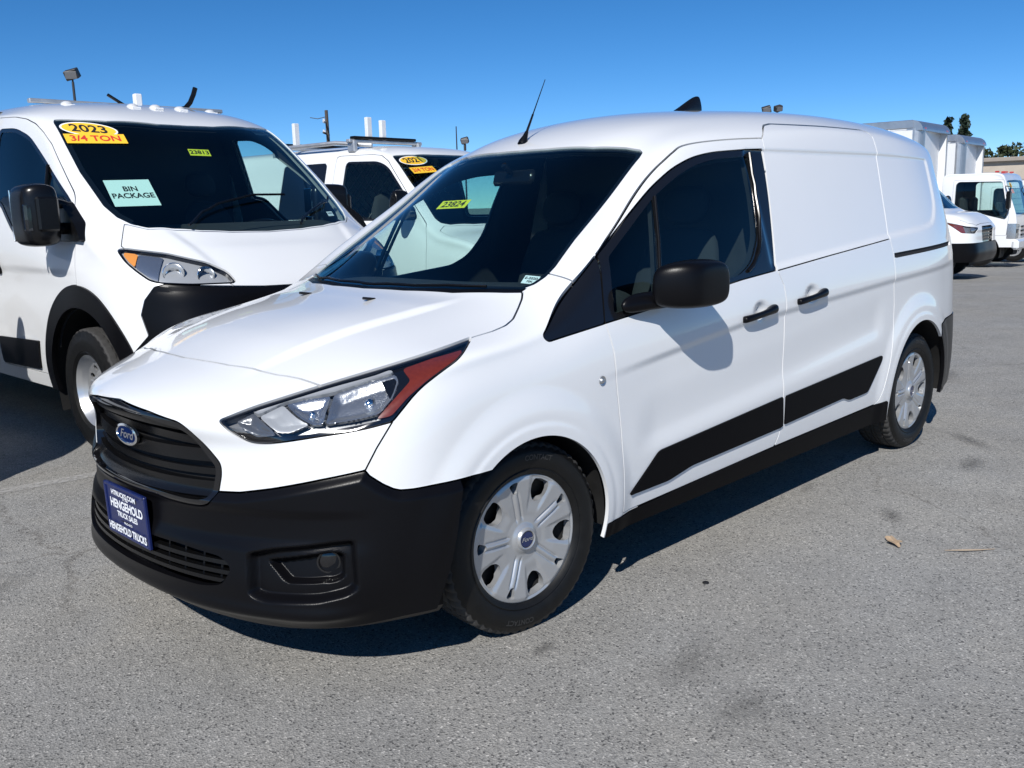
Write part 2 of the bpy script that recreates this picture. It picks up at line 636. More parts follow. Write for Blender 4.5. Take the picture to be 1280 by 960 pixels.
def loft_cage(rings, cap=True):
    """rings: list of equal-length point loops -> quad cage (caps must have 4k points, capped by strips)"""
    n = len(rings[0]); V = [p for r in rings for p in r]; F = []
    for i in range(len(rings) - 1):
        for k in range(n):
            F.append((i * n + k, i * n + (k + 1) % n, (i + 1) * n + (k + 1) % n, (i + 1) * n + k))
    if cap:
        for base, fl in ((0, True), ((len(rings) - 1) * n, False)):
            for k in range(n // 2 - 1):
                q = [base + k, base + k + 1, base + n - 2 - k, base + n - 1 - k]
                F.append(tuple(q[::-1]) if fl else tuple(q))
    return V, F


def soft_loft(name, rings, material, parent, level=2, both=None):
    V, F = loft_cage(rings)
    V, F = soft_box(V, F, level)
    T = tri(F); N = vnormals(V, T)
    c = V.mean(0)
    if ((V - c) * N).sum() < 0:
        F = F[:, ::-1]; N = -N
    o = obj(name, mesh_np(name, V, F, material, N), parent)
    if both is not None:
        m = [1, -1, 1]
        o2 = obj(name, mesh_np(name, V * m, F[:, ::-1], material, N * m), both)
        return o, o2
    return o

# ------------------------------------------------------------------ ground
def ground_material():
    m = bpy.data.materials.new('asphalt'); m.use_nodes = True
    nt = m.node_tree; N = nt.nodes; L = nt.links
    b = N['Principled BSDF']
    tc = N.new('ShaderNodeTexCoord')
    def noise(scale, detail=3, rough=.5):
        n = N.new('ShaderNodeTexNoise'); n.inputs['Scale'].default_value = scale; n.inputs['Detail'].default_value = detail; n.inputs['Roughness'].default_value = rough
        L.new(tc.outputs['Object'], n.inputs['Vector']); return n
    def ramp(src, stops):
        r = N.new('ShaderNodeValToRGB'); L.new(src, r.inputs[0])
        e = r.color_ramp.elements
        while len(e) < len(stops): e.new(.5)
        for el, (p, c) in zip(e, stops): el.position = p; el.color = (*c, 1) if not isinstance(c, float) else (c, c, c, 1)
        return r
    def mix(a, bb, f, mode='MIX'):
        x = N.new('ShaderNodeMix'); x.data_type = 'RGBA'; x.blend_type = mode
        for sck, v in ((x.inputs[6], a), (x.inputs[7], bb)):
            if isinstance(v, tuple): sck.default_value = (*v, 1)
            else: L.new(v, sck)
        if isinstance(f, float): x.inputs[0].default_value = f
        else: L.new(f, x.inputs[0])
        return x.outputs[2]
    # stones: two sizes of chips
    v1 = N.new('ShaderNodeTexVoronoi'); v1.inputs['Scale'].default_value = 172; L.new(tc.outputs['Object'], v1.inputs['Vector'])
    v2 = N.new('ShaderNodeTexVoronoi'); v2.inputs['Scale'].default_value = 380; L.new(tc.outputs['Object'], v2.inputs['Vector'])
    sep = N.new('ShaderNodeSeparateColor'); L.new(v1.outputs['Color'], sep.inputs[0])
    sep2 = N.new('ShaderNodeSeparateColor'); L.new(v2.outputs['Color'], sep2.inputs[0])
    chips = ramp(sep.outputs[0], [(0, (.085, .086, .087)), (.05, (.11, .111, .112)), (.09, (.235, .236, .231)), (.6, (.268, .268, .261)), (.92, (.31, .309, .300)), (1, (.46, .455, .44))])
    fine = ramp(sep2.outputs[1], [(0, .74), (.15, .92), (.8, 1.06), (1, 1.32)])
    col = mix(chips.outputs[0], fine.outputs[0], 1.0, 'MULTIPLY')
    dark = ramp(noise(38, 2).outputs[0], [(.0, .72), (.34, .86), (.42, 1.0), (1, 1.0)])
    col = mix(col, dark.outputs[0], 1.0, 'MULTIPLY')
    patch = ramp(noise(.55, 5, .6).outputs[0], [(.25, (.88, .875, .86)), (.5, (1, 1, 1)), (.75, (1.07, 1.07, 1.06))])
    col = mix(col, patch.outputs[0], 1.0, 'MULTIPLY')
    patch2 = ramp(noise(3.2, 4, .6).outputs[0], [(.3, (.88, .88, .88)), (.55, (1, 1, 1)), (.8, (1.07, 1.06, 1.04))])
    col = mix(col, patch2.outputs[0], 1.0, 'MULTIPLY')
    stain = ramp(noise(1.7, 3, .55).outputs[0], [(.0, (.70, .69, .67)), (.24, (.78, .77, .75)), (.33, (1, 1, 1)), (1, (1, 1, 1))])
    col = mix(col, stain.outputs[0], 1.0, 'MULTIPLY')
    # hairline cracks and wheel polish, strongest away from the parked cars
    vc = N.new('ShaderNodeTexVoronoi'); vc.feature = 'DISTANCE_TO_EDGE'; vc.inputs['Scale'].default_value = .55
    wv = noise(2.2, 4, .65); vm = N.new('ShaderNodeVectorMath'); vm.operation = 'MULTIPLY_ADD'
    L.new(wv.outputs['Color'], vm.inputs[0]); vm.inputs[1].default_value = (.55, .55, 0); L.new(tc.outputs['Object'], vm.inputs[2]); L.new(vm.outputs[0], vc.inputs['Vector'])
    crack = ramp(vc.outputs['Distance'], [(0, (.72, .71, .70)), (.0035, (.86, .85, .84)), (.007, (1, 1, 1)), (1, (1, 1, 1))])
    cm = ramp(noise(.35, 2).outputs[0], [(.48, 0.0), (.60, 1.0)])
    col = mix(col, mix((1, 1, 1), crack.outputs[0], cm.outputs[0]), 1.0, 'MULTIPLY')
    warm = ramp(noise(.9, 3, .6).outputs[0], [(.35, (1.02, 1.005, .985)), (.65, (1.045, 1.005, .945))])
    col = mix(col, warm.outputs[0], 1.0, 'MULTIPLY')
    L.new(col, b.inputs['Base Color'])
    b.inputs['Roughness'].default_value = .88
    b.inputs['Specular IOR Level'].default_value = .3
    bp = N.new('ShaderNodeBump'); bp.inputs['Strength'].default_value = .55; bp.inputs['Distance'].default_value = .004
    L.new(v1.outputs['Distance'], bp.inputs['Height']); L.new(bp.outputs[0], b.inputs['Normal'])
    MATS['asphalt'] = m


ground_material()
def ground_z(x, y):
    """the lot falls away gently beyond the parked row, to the rear right of the camera"""
    s = (x - CAM_POS[0]) * -.94712 + (y - CAM_POS[1]) * -.32087
    t = np.clip(s - 12.5, 0, 30)
    return -.036 * np.where(t < 4, t * t / 8, t - 2)


gxs = np.unique(np.concatenate([np.linspace(-900, -60, 8), np.linspace(-60, 20, 81), np.linspace(20, 900, 8)]))
gys = np.unique(np.concatenate([np.linspace(-900, -60, 8), np.linspace(-60, 20, 81), np.linspace(20, 900, 8)]))
GX, GY = np.meshgrid(gxs, gys, indexing='ij')
GV = np.stack([GX, GY, ground_z(GX, GY)], -1).reshape(-1, 3)
gi = np.arange(len(gxs) - 1)[:, None] * len(gys) + np.arange(len(gys) - 1)[None, :]
GF = np.stack([gi, gi + len(gys), gi + len(gys) + 1, gi + 1], -1).reshape(-1, 4)
tag(obj('ground', mesh_np('ground', GV, GF, 'asphalt')), kind='structure')

# ------------------------------------------------------------------ compact cargo van: body surface
def connect_surface(level=4):
    H = {}
    top = [
     [(.900,0,.835),(.882,.22,.832),(.820,.42,.824),(.735,.578,.812),(.633,.698,.806)],
     [(.640,0,.944),(.628,.22,.940),(.590,.42,.924),(.535,.610,.900),(.47,.770,.878)],
     [(.300,0,1.030),(.295,.22,1.028),(.285,.42,1.012),(.270,.635,.982),(.25,.825,.958)],
     [(-.030,0,1.085),(-.04,.22,1.085),(-.07,.43,1.080),(-.14,.63,1.072),(-.13,.815,1.012)],
     [(-.290,0,1.225),(-.30,.21,1.224),(-.335,.42,1.216),(-.41,.61,1.205),(-.43,.770,1.195)],
     [(-.610,0,1.435),(-.62,.20,1.434),(-.655,.40,1.426),(-.74,.575,1.415),(-.76,.715,1.395)],
     [(-.930,0,1.632),(-.94,.20,1.630),(-.985,.39,1.628),(-1.05,.545,1.615),(-1.10,.672,1.588)],
     [(-1.42,0,1.778),(-1.43,.20,1.772),(-1.46,.39,1.755),(-1.53,.55,1.730),(-1.60,.668,1.672)],
     [(-2.20,0,1.828),(-2.20,.20,1.823),(-2.22,.39,1.807),(-2.27,.55,1.778),(-2.30,.680,1.714)],
     [(-2.85,0,1.825),(-2.85,.20,1.820),(-2.86,.39,1.804),(-2.88,.55,1.774),(-2.90,.680,1.708)],
     [(-3.36,0,1.795),(-3.36,.20,1.790),(-3.36,.39,1.776),(-3.36,.54,1.748),(-3.36,.655,1.682)],
     [(-3.76,0,1.745),(-3.76,.20,1.740),(-3.755,.37,1.725),(-3.745,.51,1.703),(-3.72,.62,1.650)]]
    side = [
     [None,(.65,.722,.740),(.65,.735,.670),(.65,.745,.58),(.655,.755,.46),(.670,.765,.32),(.63,.750,.225)],
     [None,(.49,.818,.835),(.48,.848,.775),(.47,.868,.68),(.46,.882,.53),(.45,.882,.37),(.44,.862,.24)],
     [None,(.24,.862,.915),(.23,.884,.845),(.22,.897,.73),(.22,.902,.55),(.22,.90,.37),(.22,.88,.24)],
     [None,(-.13,.862,.965),(-.13,.892,.88),(-.13,.905,.75),(-.13,.91,.55),(-.13,.905,.37),(-.13,.885,.24)],
     [None,(-.43,.838,1.085),(-.42,.884,.955),(-.42,.905,.79),(-.42,.910,.58),(-.42,.902,.38),(-.42,.88,.24)],
     [None,(-.76,.805,1.230),(-.75,.880,1.00),(-.75,.905,.82),(-.75,.910,.59),(-.75,.902,.38),(-.75,.88,.24)],
     [None,(-1.12,.768,1.400),(-1.1,.876,1.05),(-1.1,.905,.85),(-1.1,.910,.60),(-1.1,.902,.38),(-1.1,.88,.24)],
     [None,(-1.6,.750,1.530),(-1.6,.873,1.10),(-1.6,.904,.86),(-1.6,.910,.60),(-1.6,.902,.38),(-1.6,.88,.24)],
     [None,(-2.3,.750,1.580),(-2.3,.870,1.14),(-2.3,.903,.88),(-2.3,.908,.60),(-2.3,.900,.38),(-2.3,.88,.24)],
     [None,(-2.9,.748,1.580),(-2.9,.866,1.15),(-2.9,.898,.89),(-2.9,.905,.60),(-2.9,.898,.38),(-2.9,.88,.24)],
     [None,(-3.36,.732,1.550),(-3.38,.846,1.15),(-3.38,.876,.89),(-3.38,.886,.60),(-3.38,.880,.38),(-3.38,.865,.25)],
     [None,(-3.72,.675,1.50),(-3.76,.770,1.14),(-3.775,.795,.88),(-3.785,.805,.60),(-3.785,.805,.40),(-3.78,.795,.28)]]
    front = [None,
     [(.904,0,.745),(.886,.22,.744),(.832,.42,.742),(.750,.59,.740)],
     [(.903,0,.665),(.885,.22,.665),(.832,.42,.666),(.750,.595,.668)],
     [(.905,0,.570),(.887,.22,.570),(.836,.42,.573),(.754,.60,.577)],
     [(.907,0,.450),(.891,.22,.450),(.842,.42,.453),(.762,.605,.457)],
     [(.915,0,.310),(.902,.22,.308),(.862,.42,.306),(.785,.61,.310)],
     [(.860,0,.235),(.850,.22,.232),(.812,.42,.228),(.738,.60,.225)]]
    rear = [None,
     [(-3.805,0,1.60),(-3.803,.20,1.60),(-3.798,.40,1.59),(-3.775,.56,1.56)],
     [(-3.85,0,1.14),(-3.848,.22,1.14),(-3.843,.45,1.14),(-3.825,.65,1.14)],
     [(-3.865,0,.88),(-3.863,.22,.88),(-3.858,.45,.88),(-3.84,.67,.88)],
     [(-3.87,0,.60),(-3.868,.22,.60),(-3.863,.45,.60),(-3.845,.68,.60)],
     [(-3.87,0,.40),(-3.868,.22,.40),(-3.863,.45,.40),(-3.845,.68,.40)],
     [(-3.86,0,.28),(-3.858,.22,.28),(-3.853,.45,.28),(-3.835,.67,.28)]]
    V, F = box_cage(top, side, front, rear)
    for _ in range(level):
        V, F = cc_subdivide(V, F)
    return V, F
# ------------------------------------------------------------------ wheels
PR['wheel'] = lambda P: P[:, [0, 2]]


def tyre_mesh(R, w, rim, n=168, name='tyre'):
    h = w / 2
    half_prof = [(rim - .004, h * .80), (rim + .004, h * .90), (rim + .016, h * .955), (rim + .02, h * .93), (rim + .024, h * .96),
                 ((rim + R) / 2 - .004, h * 1.0), ((rim + R) / 2 + .02, h * .985), ((rim + R) / 2 + .024, h * .965), (R - .022, h * .92), (R - .013, h * .87)]
    tr = [(R - .004, h * .80), (R - .0015, h * .70), (R, h * .58), (R, h * .50), (R - .008, h * .49), (R - .008, h * .40), (R, h * .39),
          (R + .0005, h * .14), (R - .008, h * .13), (R - .008, h * .04), (R + .0005, h * .03)]
    prof = half_prof + tr
    nt0 = len(half_prof)
    prof = prof + [(r, -y) for r, y in prof[::-1]]
    m = len(prof)
    V, F, mi = [], [], []
    for k in range(n):
        th = 2 * math.pi * k / n
        for i, (r, y) in enumerate(prof):
            j = min(i, m - 1 - i)
            rr, yy, tt = r, y, th
            if k % 3 == 0 and nt0 - 1 <= j <= nt0 + 3:
                rr -= .0065; 
            if j >= nt0 + 6 and j < nt0 + 8 and k % 3 == 1:
                rr -= .005
            V.append((rr * math.cos(tt), yy, rr * math.sin(tt)))
    for k in range(n):
        k2 = (k + 1) % n
        for i in range(m - 1):
            F.append((k * m + i, k * m + i + 1, k2 * m + i + 1, k2 * m + i))
            j = min(i, m - 2 - i)
            mi.append(1 if j >= nt0 - 1 else 0)
    me = mesh_np(name, V, np.array(F)[:, ::-1], None, slots=['rubber', 'tread'], midx=mi)
    try: me.set_sharp_from_angle(angle=math.radians(35))
    except Exception: pass
    return me


def polar_disc(r0, r1, nr, na, hfun):
    R = np.linspace(r0, r1, nr); A = np.linspace(0, 2 * np.pi, na, endpoint=False)
    RR, AA = np.meshgrid(R, A, indexing='ij')
    Y = hfun(RR, AA)
    V = np.stack([RR * np.cos(AA), Y, RR * np.sin(AA)], -1).reshape(-1, 3)
    i = np.arange(nr - 1)[:, None] * na; k = np.arange(na)[None, :]; k2 = (k + 1) % na
    F = np.stack([i + k, i + k2, i + na + k2, i + na + k], -1).reshape(-1, 4)
    T = tri(F); N = vnormals(V, T)
    if N[:, 1].mean() < 0:
        T = T[:, ::-1]; N = -N
    return V, N, T


def hubcap_mesh():
    R = .2215
    ph = math.radians(40)
    def hf(r, a):
        t = r / R
        y = np.interp(t, [0, .18, .24, .34, .6, .9, .965, 1.0], [.092, .092, .084, .083, .090, .094, .090, .078])
        k = (a - ph) / (2 * math.pi / 5)
        fr = (k - np.round(k)) * (2 * math.pi / 5)                       # angle from the nearest large window
        s = (k - .5 - np.round(k - .5)) * (2 * math.pi / 5)             # angle from the nearest small window
        inb = smoothstep((t - .26) / .1) * smoothstep((.80 - t) / .1)
        y = y - .005 * np.exp(-((np.abs(s) * r - .012) / .0035) ** 2) * inb
        y = y + .003 * np.exp(-((np.abs(s) * r) / .006) ** 2) * inb
        y = y - .006 * smoothstep((.30 - np.abs(fr)) / .12) * smoothstep((t - .38) / .2) * smoothstep((.96 - t) / .04)
        return y
    M = polar_disc(.038, R, 70, 420, hf)
    for q in range(5):
        c = ph + q * 2 * math.pi / 5
        big = [(.56, 0), (.60, 8), (.70, 12.5), (.82, 12.5), (.905, 10), (.915, 0), (.905, -8), (.82, -11), (.70, -11), (.60, -7)]
        small = [(.74, 2.5), (.905, 5.5), (.915, 0), (.905, -5.5), (.74, -2.5)]
        for shp, cc in ((big, c), (small, c + math.pi / 5)):
            poly = [(R * t * math.cos(cc + math.radians(d)), R * t * math.sin(cc + math.radians(d))) for t, d in shp]
            M = region(M, [('wheel', smooth_poly(poly, .007, 3), -1)], gap=0.0)
    V, N, T = panel_arrays(M, .026)
    return mesh_np('hubcap', V, T, 'hubcap', N)


WHEEL = {}
def text_on_arc(body, size, radius, ycoord, centre_angle, rise=.0008, flip=1):
    V, F = text_arrays(body, size, 0.0, bold=.0006)
    a = centre_angle - flip * V[:, 0] / radius
    r = radius + V[:, 1]
    return np.stack([r * np.cos(a), np.full(len(a), ycoord + rise), r * np.sin(a)], 1), F


def oval_badge(name, w, h, thick, parent, loc, rot, text='Ford'):
    """blue oval with a bright rim and script lettering; local plane XZ, outward +Y"""
    e = [(math.cos(t), math.sin(t)) for t in np.linspace(0, 2 * math.pi, 40, endpoint=False)]
    mb = MB(); mb.prism([(w / 2 * a, h / 2 * b) for a, b in e], 'y', 0, thick)
    o = mb.build(name, 'ford_blue', parent, loc, rot)
    V, F = text_arrays(text, h * .62, 0, shear=.35, bold=h * .008, sx=1.25)
    V = np.stack([-V[:, 0], np.full(len(V), thick + .0012), V[:, 1]], 1)
    ring = MB()
    n = len(e)
    rv, rf = [], []
    for k, (a, b) in enumerate(e):
        for s, y in ((1.0, -.001), (1.05, thick + .001), (.93, thick + .003), (.90, thick)):
            rv.append((w / 2 * a * s, y, h / 2 * b * (1 + (s - 1) * w / h * .8)))
    for k in range(n):
        for i in range(3):
            rf.append((k * 4 + i, ((k + 1) % n) * 4 + i, ((k + 1) % n) * 4 + i + 1, k * 4 + i + 1))
    ring.add(rv, rf, True)
    return o, (V, F), ring


def connect_wheel(parent, loc, steer, sgn):
    """sgn +1: outer face towards +Y"""
    rz = steer + (0 if sgn > 0 else math.pi)
    if 'tyre' not in WHEEL:
        WHEEL['tyre'] = tyre_mesh(.3215, .218, .216)
        WHEEL['cap'] = hubcap_mesh()
        mb = MB(); mb.lathe([(.0, .02), (.10, .03), (.17, .035), (.212, .06), (.215, .088), (.212, .088), (.21, -.09)], 48)
        WHEEL['rim'] = mb
    w = WHEEL['rim'].build('wheel', 'liner', parent, loc, (0, 0, rz))
    obj('tyre', WHEEL['tyre'], w)
    obj('hubcap', WHEEL['cap'], w)
    mb = MB(); mb.lathe([(.0285, .094), (.0285, .100), (.032, .102), (.036, .099), (.041, .086)], 40)
    mb.build('hub_ring', 'hubcap', w)
    b, (tv, tf), ring = oval_badge('wheel_badge', .052, .052, .003, w, (0, .0945, 0), (0, 0, 0))
    mb = MB(); mb.add(tv * [.62, 1, .62] + [0, .0945, 0], tf); mb.build('badge_script', 'silver', w, fix=False)
    for ca in (math.radians(100), math.radians(280)):
        V, F = text_on_arc('CONTACT', .024, .274, .1085, ca, flip=-1)
        mb = MB(); mb.add(V, F); mb.build('tyre_lettering', 'tyre_print', w, fix=False)
    return w

# ------------------------------------------------------------------ the compact cargo van
def diag(p):
    return ((abs(p[1]) - p[0]) * 0.70710678, p[2])


C_HOOD = [(.69, -.05), (.69, 0), (.683, .12), (.668, .25), (.638, .37), (.619, .445), (.606, .475), (.590, .52), (.582, .555), (.57, .61), (.42, .72), (.28, .772), (.16, .772), (.117, .766),
          (.04, .772), (-.024, .768), (-.075, .752), (-.14, .713), (-.190, .682), (-.222, .655), (-.19, .60), (-.105, .43), (-.06, .22), (-.045, 0), (-.045, -.05)]
C_WS = [(-.075, -.05), (-.075, 0), (-.092, .22), (-.14, .43), (-.205, .57), (-.235, .635), (-.275, .660), (-.32, .671), (-.37, .671), (-.502, .646), (-.728, .620), (-.955, .594), (-.985, .585), (-1.0, .56), (-.99, .50), (-.935, .372), (-.90, .147), (-.893, 0), (-.893, -.05)]
C_COWL = [(-.040, -.05), (-.040, .0), (-.055, .22), (-.10, .43), (-.185, .60), (-.22, .648), (-.245, .650), (-.225, .60), (-.135, .43), (-.088, .22), (-.072, 0), (-.072, -.05)]
C_HL = smooth_poly([(*diag(p), r) for p, r in [((.819,.452,.808), .012), ((.745,.505,.840), .05), ((.589,.597,.884), .08), ((.438,.681,.924), .08), ((.306,.738,.957), .08), ((.120,.766,.990), .01),
        ((.242,.845,.949), .06), ((.322,.849,.919), .06), ((.404,.841,.878), .05), ((.494,.832,.800), .008), ((.583,.772,.779), .05), ((.673,.687,.765), .05), ((.754,.587,.747), .03), ((.785,.545,.748), .03), ((.809,.492,.780), .02)]])
C_AMBER = smooth_poly([diag(p) for p in [(.19,.80,.972), (.25,.84,.950), (.356,.842,.909), (.437,.833,.862), (.492,.826,.817), (.530,.804,.812), (.471,.808,.861), (.402,.804,.908), (.385,.745,.933), (.297,.776,.956)]], .01)
C_GRILLE = smooth_poly([(-.1, .826), (0, .826), (.19, .813), (.325, .795, .03), (.361, .775, .03), (.400, .727, .03), (.446, .680, .02), (.449, .650, .02), (.437, .596, .02), (.421, .562, .02), (.385, .550, .02), (.326, .548), (.19, .555), (0, .560), (-.1, .560)], .02)
C_BW = [(-.279, .598), (-.208, .602), (-.107, .620), (.0346, .649), (.161, .672)]
C_BUMP = [(-.9, .598)] + C_BW + [(.172, .657), (.207, .631), (.235, .615), (.2524, .609), (.2885, .607), (.436, .609), (.56, .609), (.56, .05), (-.9, .05)]
C_FASC = [(-.9, .598)] + C_BW + [(.1945, .732), (.239, .800), (.10, .86), (.10, 1.1), (-.9, 1.1)]
C_LOWG = smooth_poly([(-.1, .425), (.30, .425), (.46, .412), (.50, .385), (.47, .335), (.40, .322), (-.1, .318)], .02)
C_FOG = smooth_poly([diag(p) for p in [(.80,.535,.432), (.76,.60,.452), (.654,.754,.476), (.610,.788,.480), (.616,.800,.342), (.64,.785,.322), (.704,.731,.306), (.79,.585,.300), (.81,.545,.312)]], .02)
C_FOGH = smooth_poly([diag(p) for p in [(.775,.575,.412), (.668,.735,.442), (.640,.765,.438), (.642,.772,.368), (.668,.757,.356), (.760,.64,.352)]], .015)
C_TRI = smooth_poly([(-.098, .974, .015), (-.115, .954, .012), (-.393, .984, .005), (-.466, 1.208, .01)], .01)
C_DF = [(-.454, .300), (-.444, .40), (-.440, .487), (-.434, .604), (-.420, .739), (-.414, .82), (-.412, .886), (-.402, .94), (-.393, .984)]
C_GUT = [(-.466, 1.208), (-.492, 1.224), (-.542, 1.257), (-.648, 1.325), (-.834, 1.449), (-.925, 1.504), (-1.001, 1.543), (-1.065, 1.573), (-1.134, 1.599), (-1.258, 1.617), (-1.46, 1.633), (-1.682, 1.644)]
C_B = [(-1.66, 1.57), (-1.619, 1.396), (-1.546, 1.080), (-1.575, 1.02), (-1.582, .95), (-1.572, .772), (-1.562, .60), (-1.555, .422), (-1.540, .37), (-1.515, .330)]
C_GUT = [C_GUT[0]] + catmull(C_GUT[1:], 4)
C_DOOR = C_DF + C_GUT + C_B
C_DLO = smooth_poly([(-.393, .9845, .004), (-.468, 1.208, .004), (-.662, 1.322, .05), (-.868, 1.443, .06), (-1.01, 1.511, .06), (-1.149, 1.555, .06), (-1.285, 1.576, .06), (-1.50, 1.590, .05), (-1.657, 1.596, .004), (-1.617, 1.396, .05), (-1.540, 1.088, .004), (-1.26, 1.068, .02), (-1.162, 1.058, .05)], .02)
C_GL1 = smooth_poly([(-.452, 1.012), (-.510, 1.200), (-.675, 1.298), (-.842, 1.398), (-.712, 1.040)], .012)
C_GL2 = smooth_poly([(-.728, 1.042), (-.860, 1.408), (-1.02, 1.482, .06), (-1.15, 1.525, .06), (-1.29, 1.550, .05), (-1.535, 1.566, .02), (-1.450, 1.235, .05), (-1.36, 1.130, .05), (-1.25, 1.086, .03), (-1.16, 1.078)], .012)
C_SL = [(-1.682, 1.644), (-1.735, 1.680), (-1.79, 1.706), (-1.86, 1.716), (-2.28, 1.7195), (-2.70, 1.7165), (-2.745, 1.706), (-2.765, 1.685), (-2.763, 1.605), (-2.720, 1.38), (-2.690, 1.167), (-2.700, 1.083), (-2.703, .921), (-2.707, .839), (-2.690, .718), (-2.640, .55), (-2.585, .412), (-2.555, .365), (-2.51, .345)] + C_B[::-1]
C_SEAM = [(-1.50, 1.0815), (-1.546, 1.086), (-2.04, 1.124), (-2.692, 1.170), (-2.72, 1.172)]
C_ROCK = [(-.36, .288), (-.80, .309), (-1.208, .322), (-2.0, .336), (-2.64, .343), (-2.70, .05), (-.34, .05)]
C_RB = [(-3.36, .668), (-3.50, .684), (-4.1, .695), (-4.1, .05), (-3.30, .05)]
C_REC = smooth_poly([(-1.50, 1.600), (-2.756, 1.601), (-3.52, 1.590, .03), (-3.45, 1.331, .05), (-3.34, 1.225, .06), (-3.20, 1.203, .05), (-2.692, 1.174), (-1.50, 1.089)], .03)
C_RAIL = [(-2.712, 1.074), (-2.712, 1.094), (-3.64, 1.116), (-3.64, 1.098)]
C_CL1 = smooth_poly([(-.483, .360, .01), (-.655, .492, .02), (-1.548, .546, .004), (-1.562, .410, .004), (-.87, .388, .02), (-.72, .362, .02)], .01)
C_CL2 = smooth_poly([(-1.575, .545, .004), (-2.548, .594, .012), (-2.556, .578, .01), (-2.405, .428, .02), (-2.20, .422, .015), (-2.14, .442, .015), (-1.578, .418, .004)], .01)


def circle_d(cx, cz, r):
    return lambda P: np.hypot(P[:, 0] - cx, P[:, 2] - cz) - r


def connect_van():
    root = empty('cargo_van')
    tag(root, 'white compact cargo van in the foreground with black grille and blue dealer plate', 'van')
    V, F = connect_surface(5)
    T = tri(F)
    N = vnormals(V, T)
    if (N[:, 2] * (V[:, 2] > 1.5)).sum() < 0:
        T = T[:, ::-1]; N = -N
    # --- character lines, pressed into the skin
    ay = np.abs(V[:, 1]); sg = np.sign(V[:, 1])
    x, z = V[:, 0], V[:, 2]
    sidem = smoothstep((ay - .60) / .12)
    dy = np.zeros(len(V))
    cl = np.interp(-x, [-.2, .435, 1.236, 2.656, 3.6], [.755, .812, .892, .958, .990])
    fade = smoothstep((-x - .25) / .5) * smoothstep((3.75 + x) / .3)
    dy -= .010 * smoothstep((cl + .016 - z) / .034) * smoothstep((z - (cl - .36)) / .30) * fade
    sc = np.interp(-x, [.47, 1.559, 2.52], [.560, .655, .748])
    fade2 = smoothstep((-x - .50) / .16) * smoothstep((2.60 + x) / .14)
    dy -= .008 * smoothstep((z - (sc - .085)) / .085) * smoothstep((sc + .16 - z) / .16) * fade2
    for cx, cz, r, a in ((0.0, .317, .352, 1.0), (-3.063, .325, .392, .9)):
        rr = np.hypot(x - cx, z - cz)
        dy += a * .013 * smoothstep((r + .165 - rr) / .10) * smoothstep((z - .15) / .1)
        dy += a * .0035 * smoothstep((r + .050 - rr) / .020)
    rec = sdf_poly(V[:, [0, 2]], C_REC)
    dy -= .009 * smoothstep(-rec / .018) * (x < -1.40)
    for hx, hz in ((-1.375, .925), (-1.815, .958)):
        d = np.hypot((x - hx) / .062, (z - hz - .004) / .050)
        dy -= .020 * smoothstep((1.0 - d) / .8)
    dy[(ay < .6)] = 0
    V = V.copy(); V[:, 1] += sg * dy * sidem
    # fog lamp pockets and the fold along the lower lip
    D = PR['diag'](V)
    near = (x > .45) & (z < .7)
    fd = np.full(len(V), 1.0); fd[near] = sdf_poly(D[near], C_FOG)
    fh = np.full(len(V), 1.0); fh[near] = sdf_poly(D[near], C_FOGH)
    V -= N * (.034 * smoothstep(-fd / .016) + .030 * smoothstep(-fh / .008))[:, None]
    front = smoothstep((x - .55) / .15)
    V += N * (front * .016 * np.exp(-((z - .272) / .020) ** 2))[:, None]
    V -= N * (front * .010 * smoothstep((.565 - z) / .03) * smoothstep((z - .43) / .05))[:, None]
    bd_ = np.full(len(V), 1.0); nb = (x > .15) & (z < .75); bd_[nb] = sdf_poly(D[nb], C_BUMP)
    V += N * (.017 * smoothstep((-bd_ + .003) / .032) * smoothstep((x - .15) / .1))[:, None]
    # two soft ridges along the bonnet
    hb = np.interp(x, [-.1, .69], [.50, .36])
    on = smoothstep((x + .12) / .2) * smoothstep((.72 - x) / .25) * (z > .85)
    V[:, 2] += on * .012 * smoothstep((hb + .022 - ay) / .044)
    N = vnormals(V, T)
    FULL = (V, N, T)
    H = half(FULL)
    far = clip(H, H[0][:, 0] * 1.0 - .75)
    A1 = (None, circle_d(0, .317, .352), -1)
    A2 = (None, circle_d(-3.063, .325, .392), -1)
    ACUT = (None, lambda P: np.where(P[:, 2] < .612, (.318 + .26 * (.61 - P[:, 2])) - P[:, 0], -1.0), 1)
    up = lambda zz: (None, (lambda P: zz - P[:, 2]), 1)
    hood_c = ('atop', C_HOOD, 1); hl = ('diag', C_HL, 1)
    nfront = (None, (lambda P: .10 - P[:, 0]), 1)      # the diagonal drawing plane only serves the nose
    # --- nose
    nose = clip(H, .02 - H[0][:, 0])
    zone_hl = (None, lambda P: np.maximum(np.maximum(.05 - P[:, 0], .40 - P[:, 1]), .70 - P[:, 2]), 1)
    zone_hl_out = lambda P: np.maximum(np.maximum(.05 - P[:, 0], .40 - P[:, 1]), np.maximum(.70 - P[:, 2], 0))
    def not_hl(M, g=.002):
        P = M[0]; d = np.full(len(P), 1.0)
        k = (P[:, 0] > .04) & (P[:, 1] > .38) & (P[:, 2] > .68)
        d[k] = sdf_poly(PR['diag'](P[k]), C_HL)
        return clip(M, g - d)
    def not_diag(M, poly, g=.002, xmin=.1):
        P = M[0]; d = np.full(len(P), 1.0)
        k = P[:, 0] > xmin
        d[k] = sdf_poly(PR['diag'](P[k]), poly)
        return clip(M, g - d)
    upper = clip(H, .84 - H[0][:, 2])
    hood = region(not_hl(cf(upper, lambda P: -.30 - P[:, 0])), [hood_c], .0042)
    panel('hood', hood, 'paint', root, .015, centre=True)
    ws = region(upper, [('atop', C_WS, 1), (None, lambda P: -.0 + P[:, 0] + .02, 1)], gap=0)
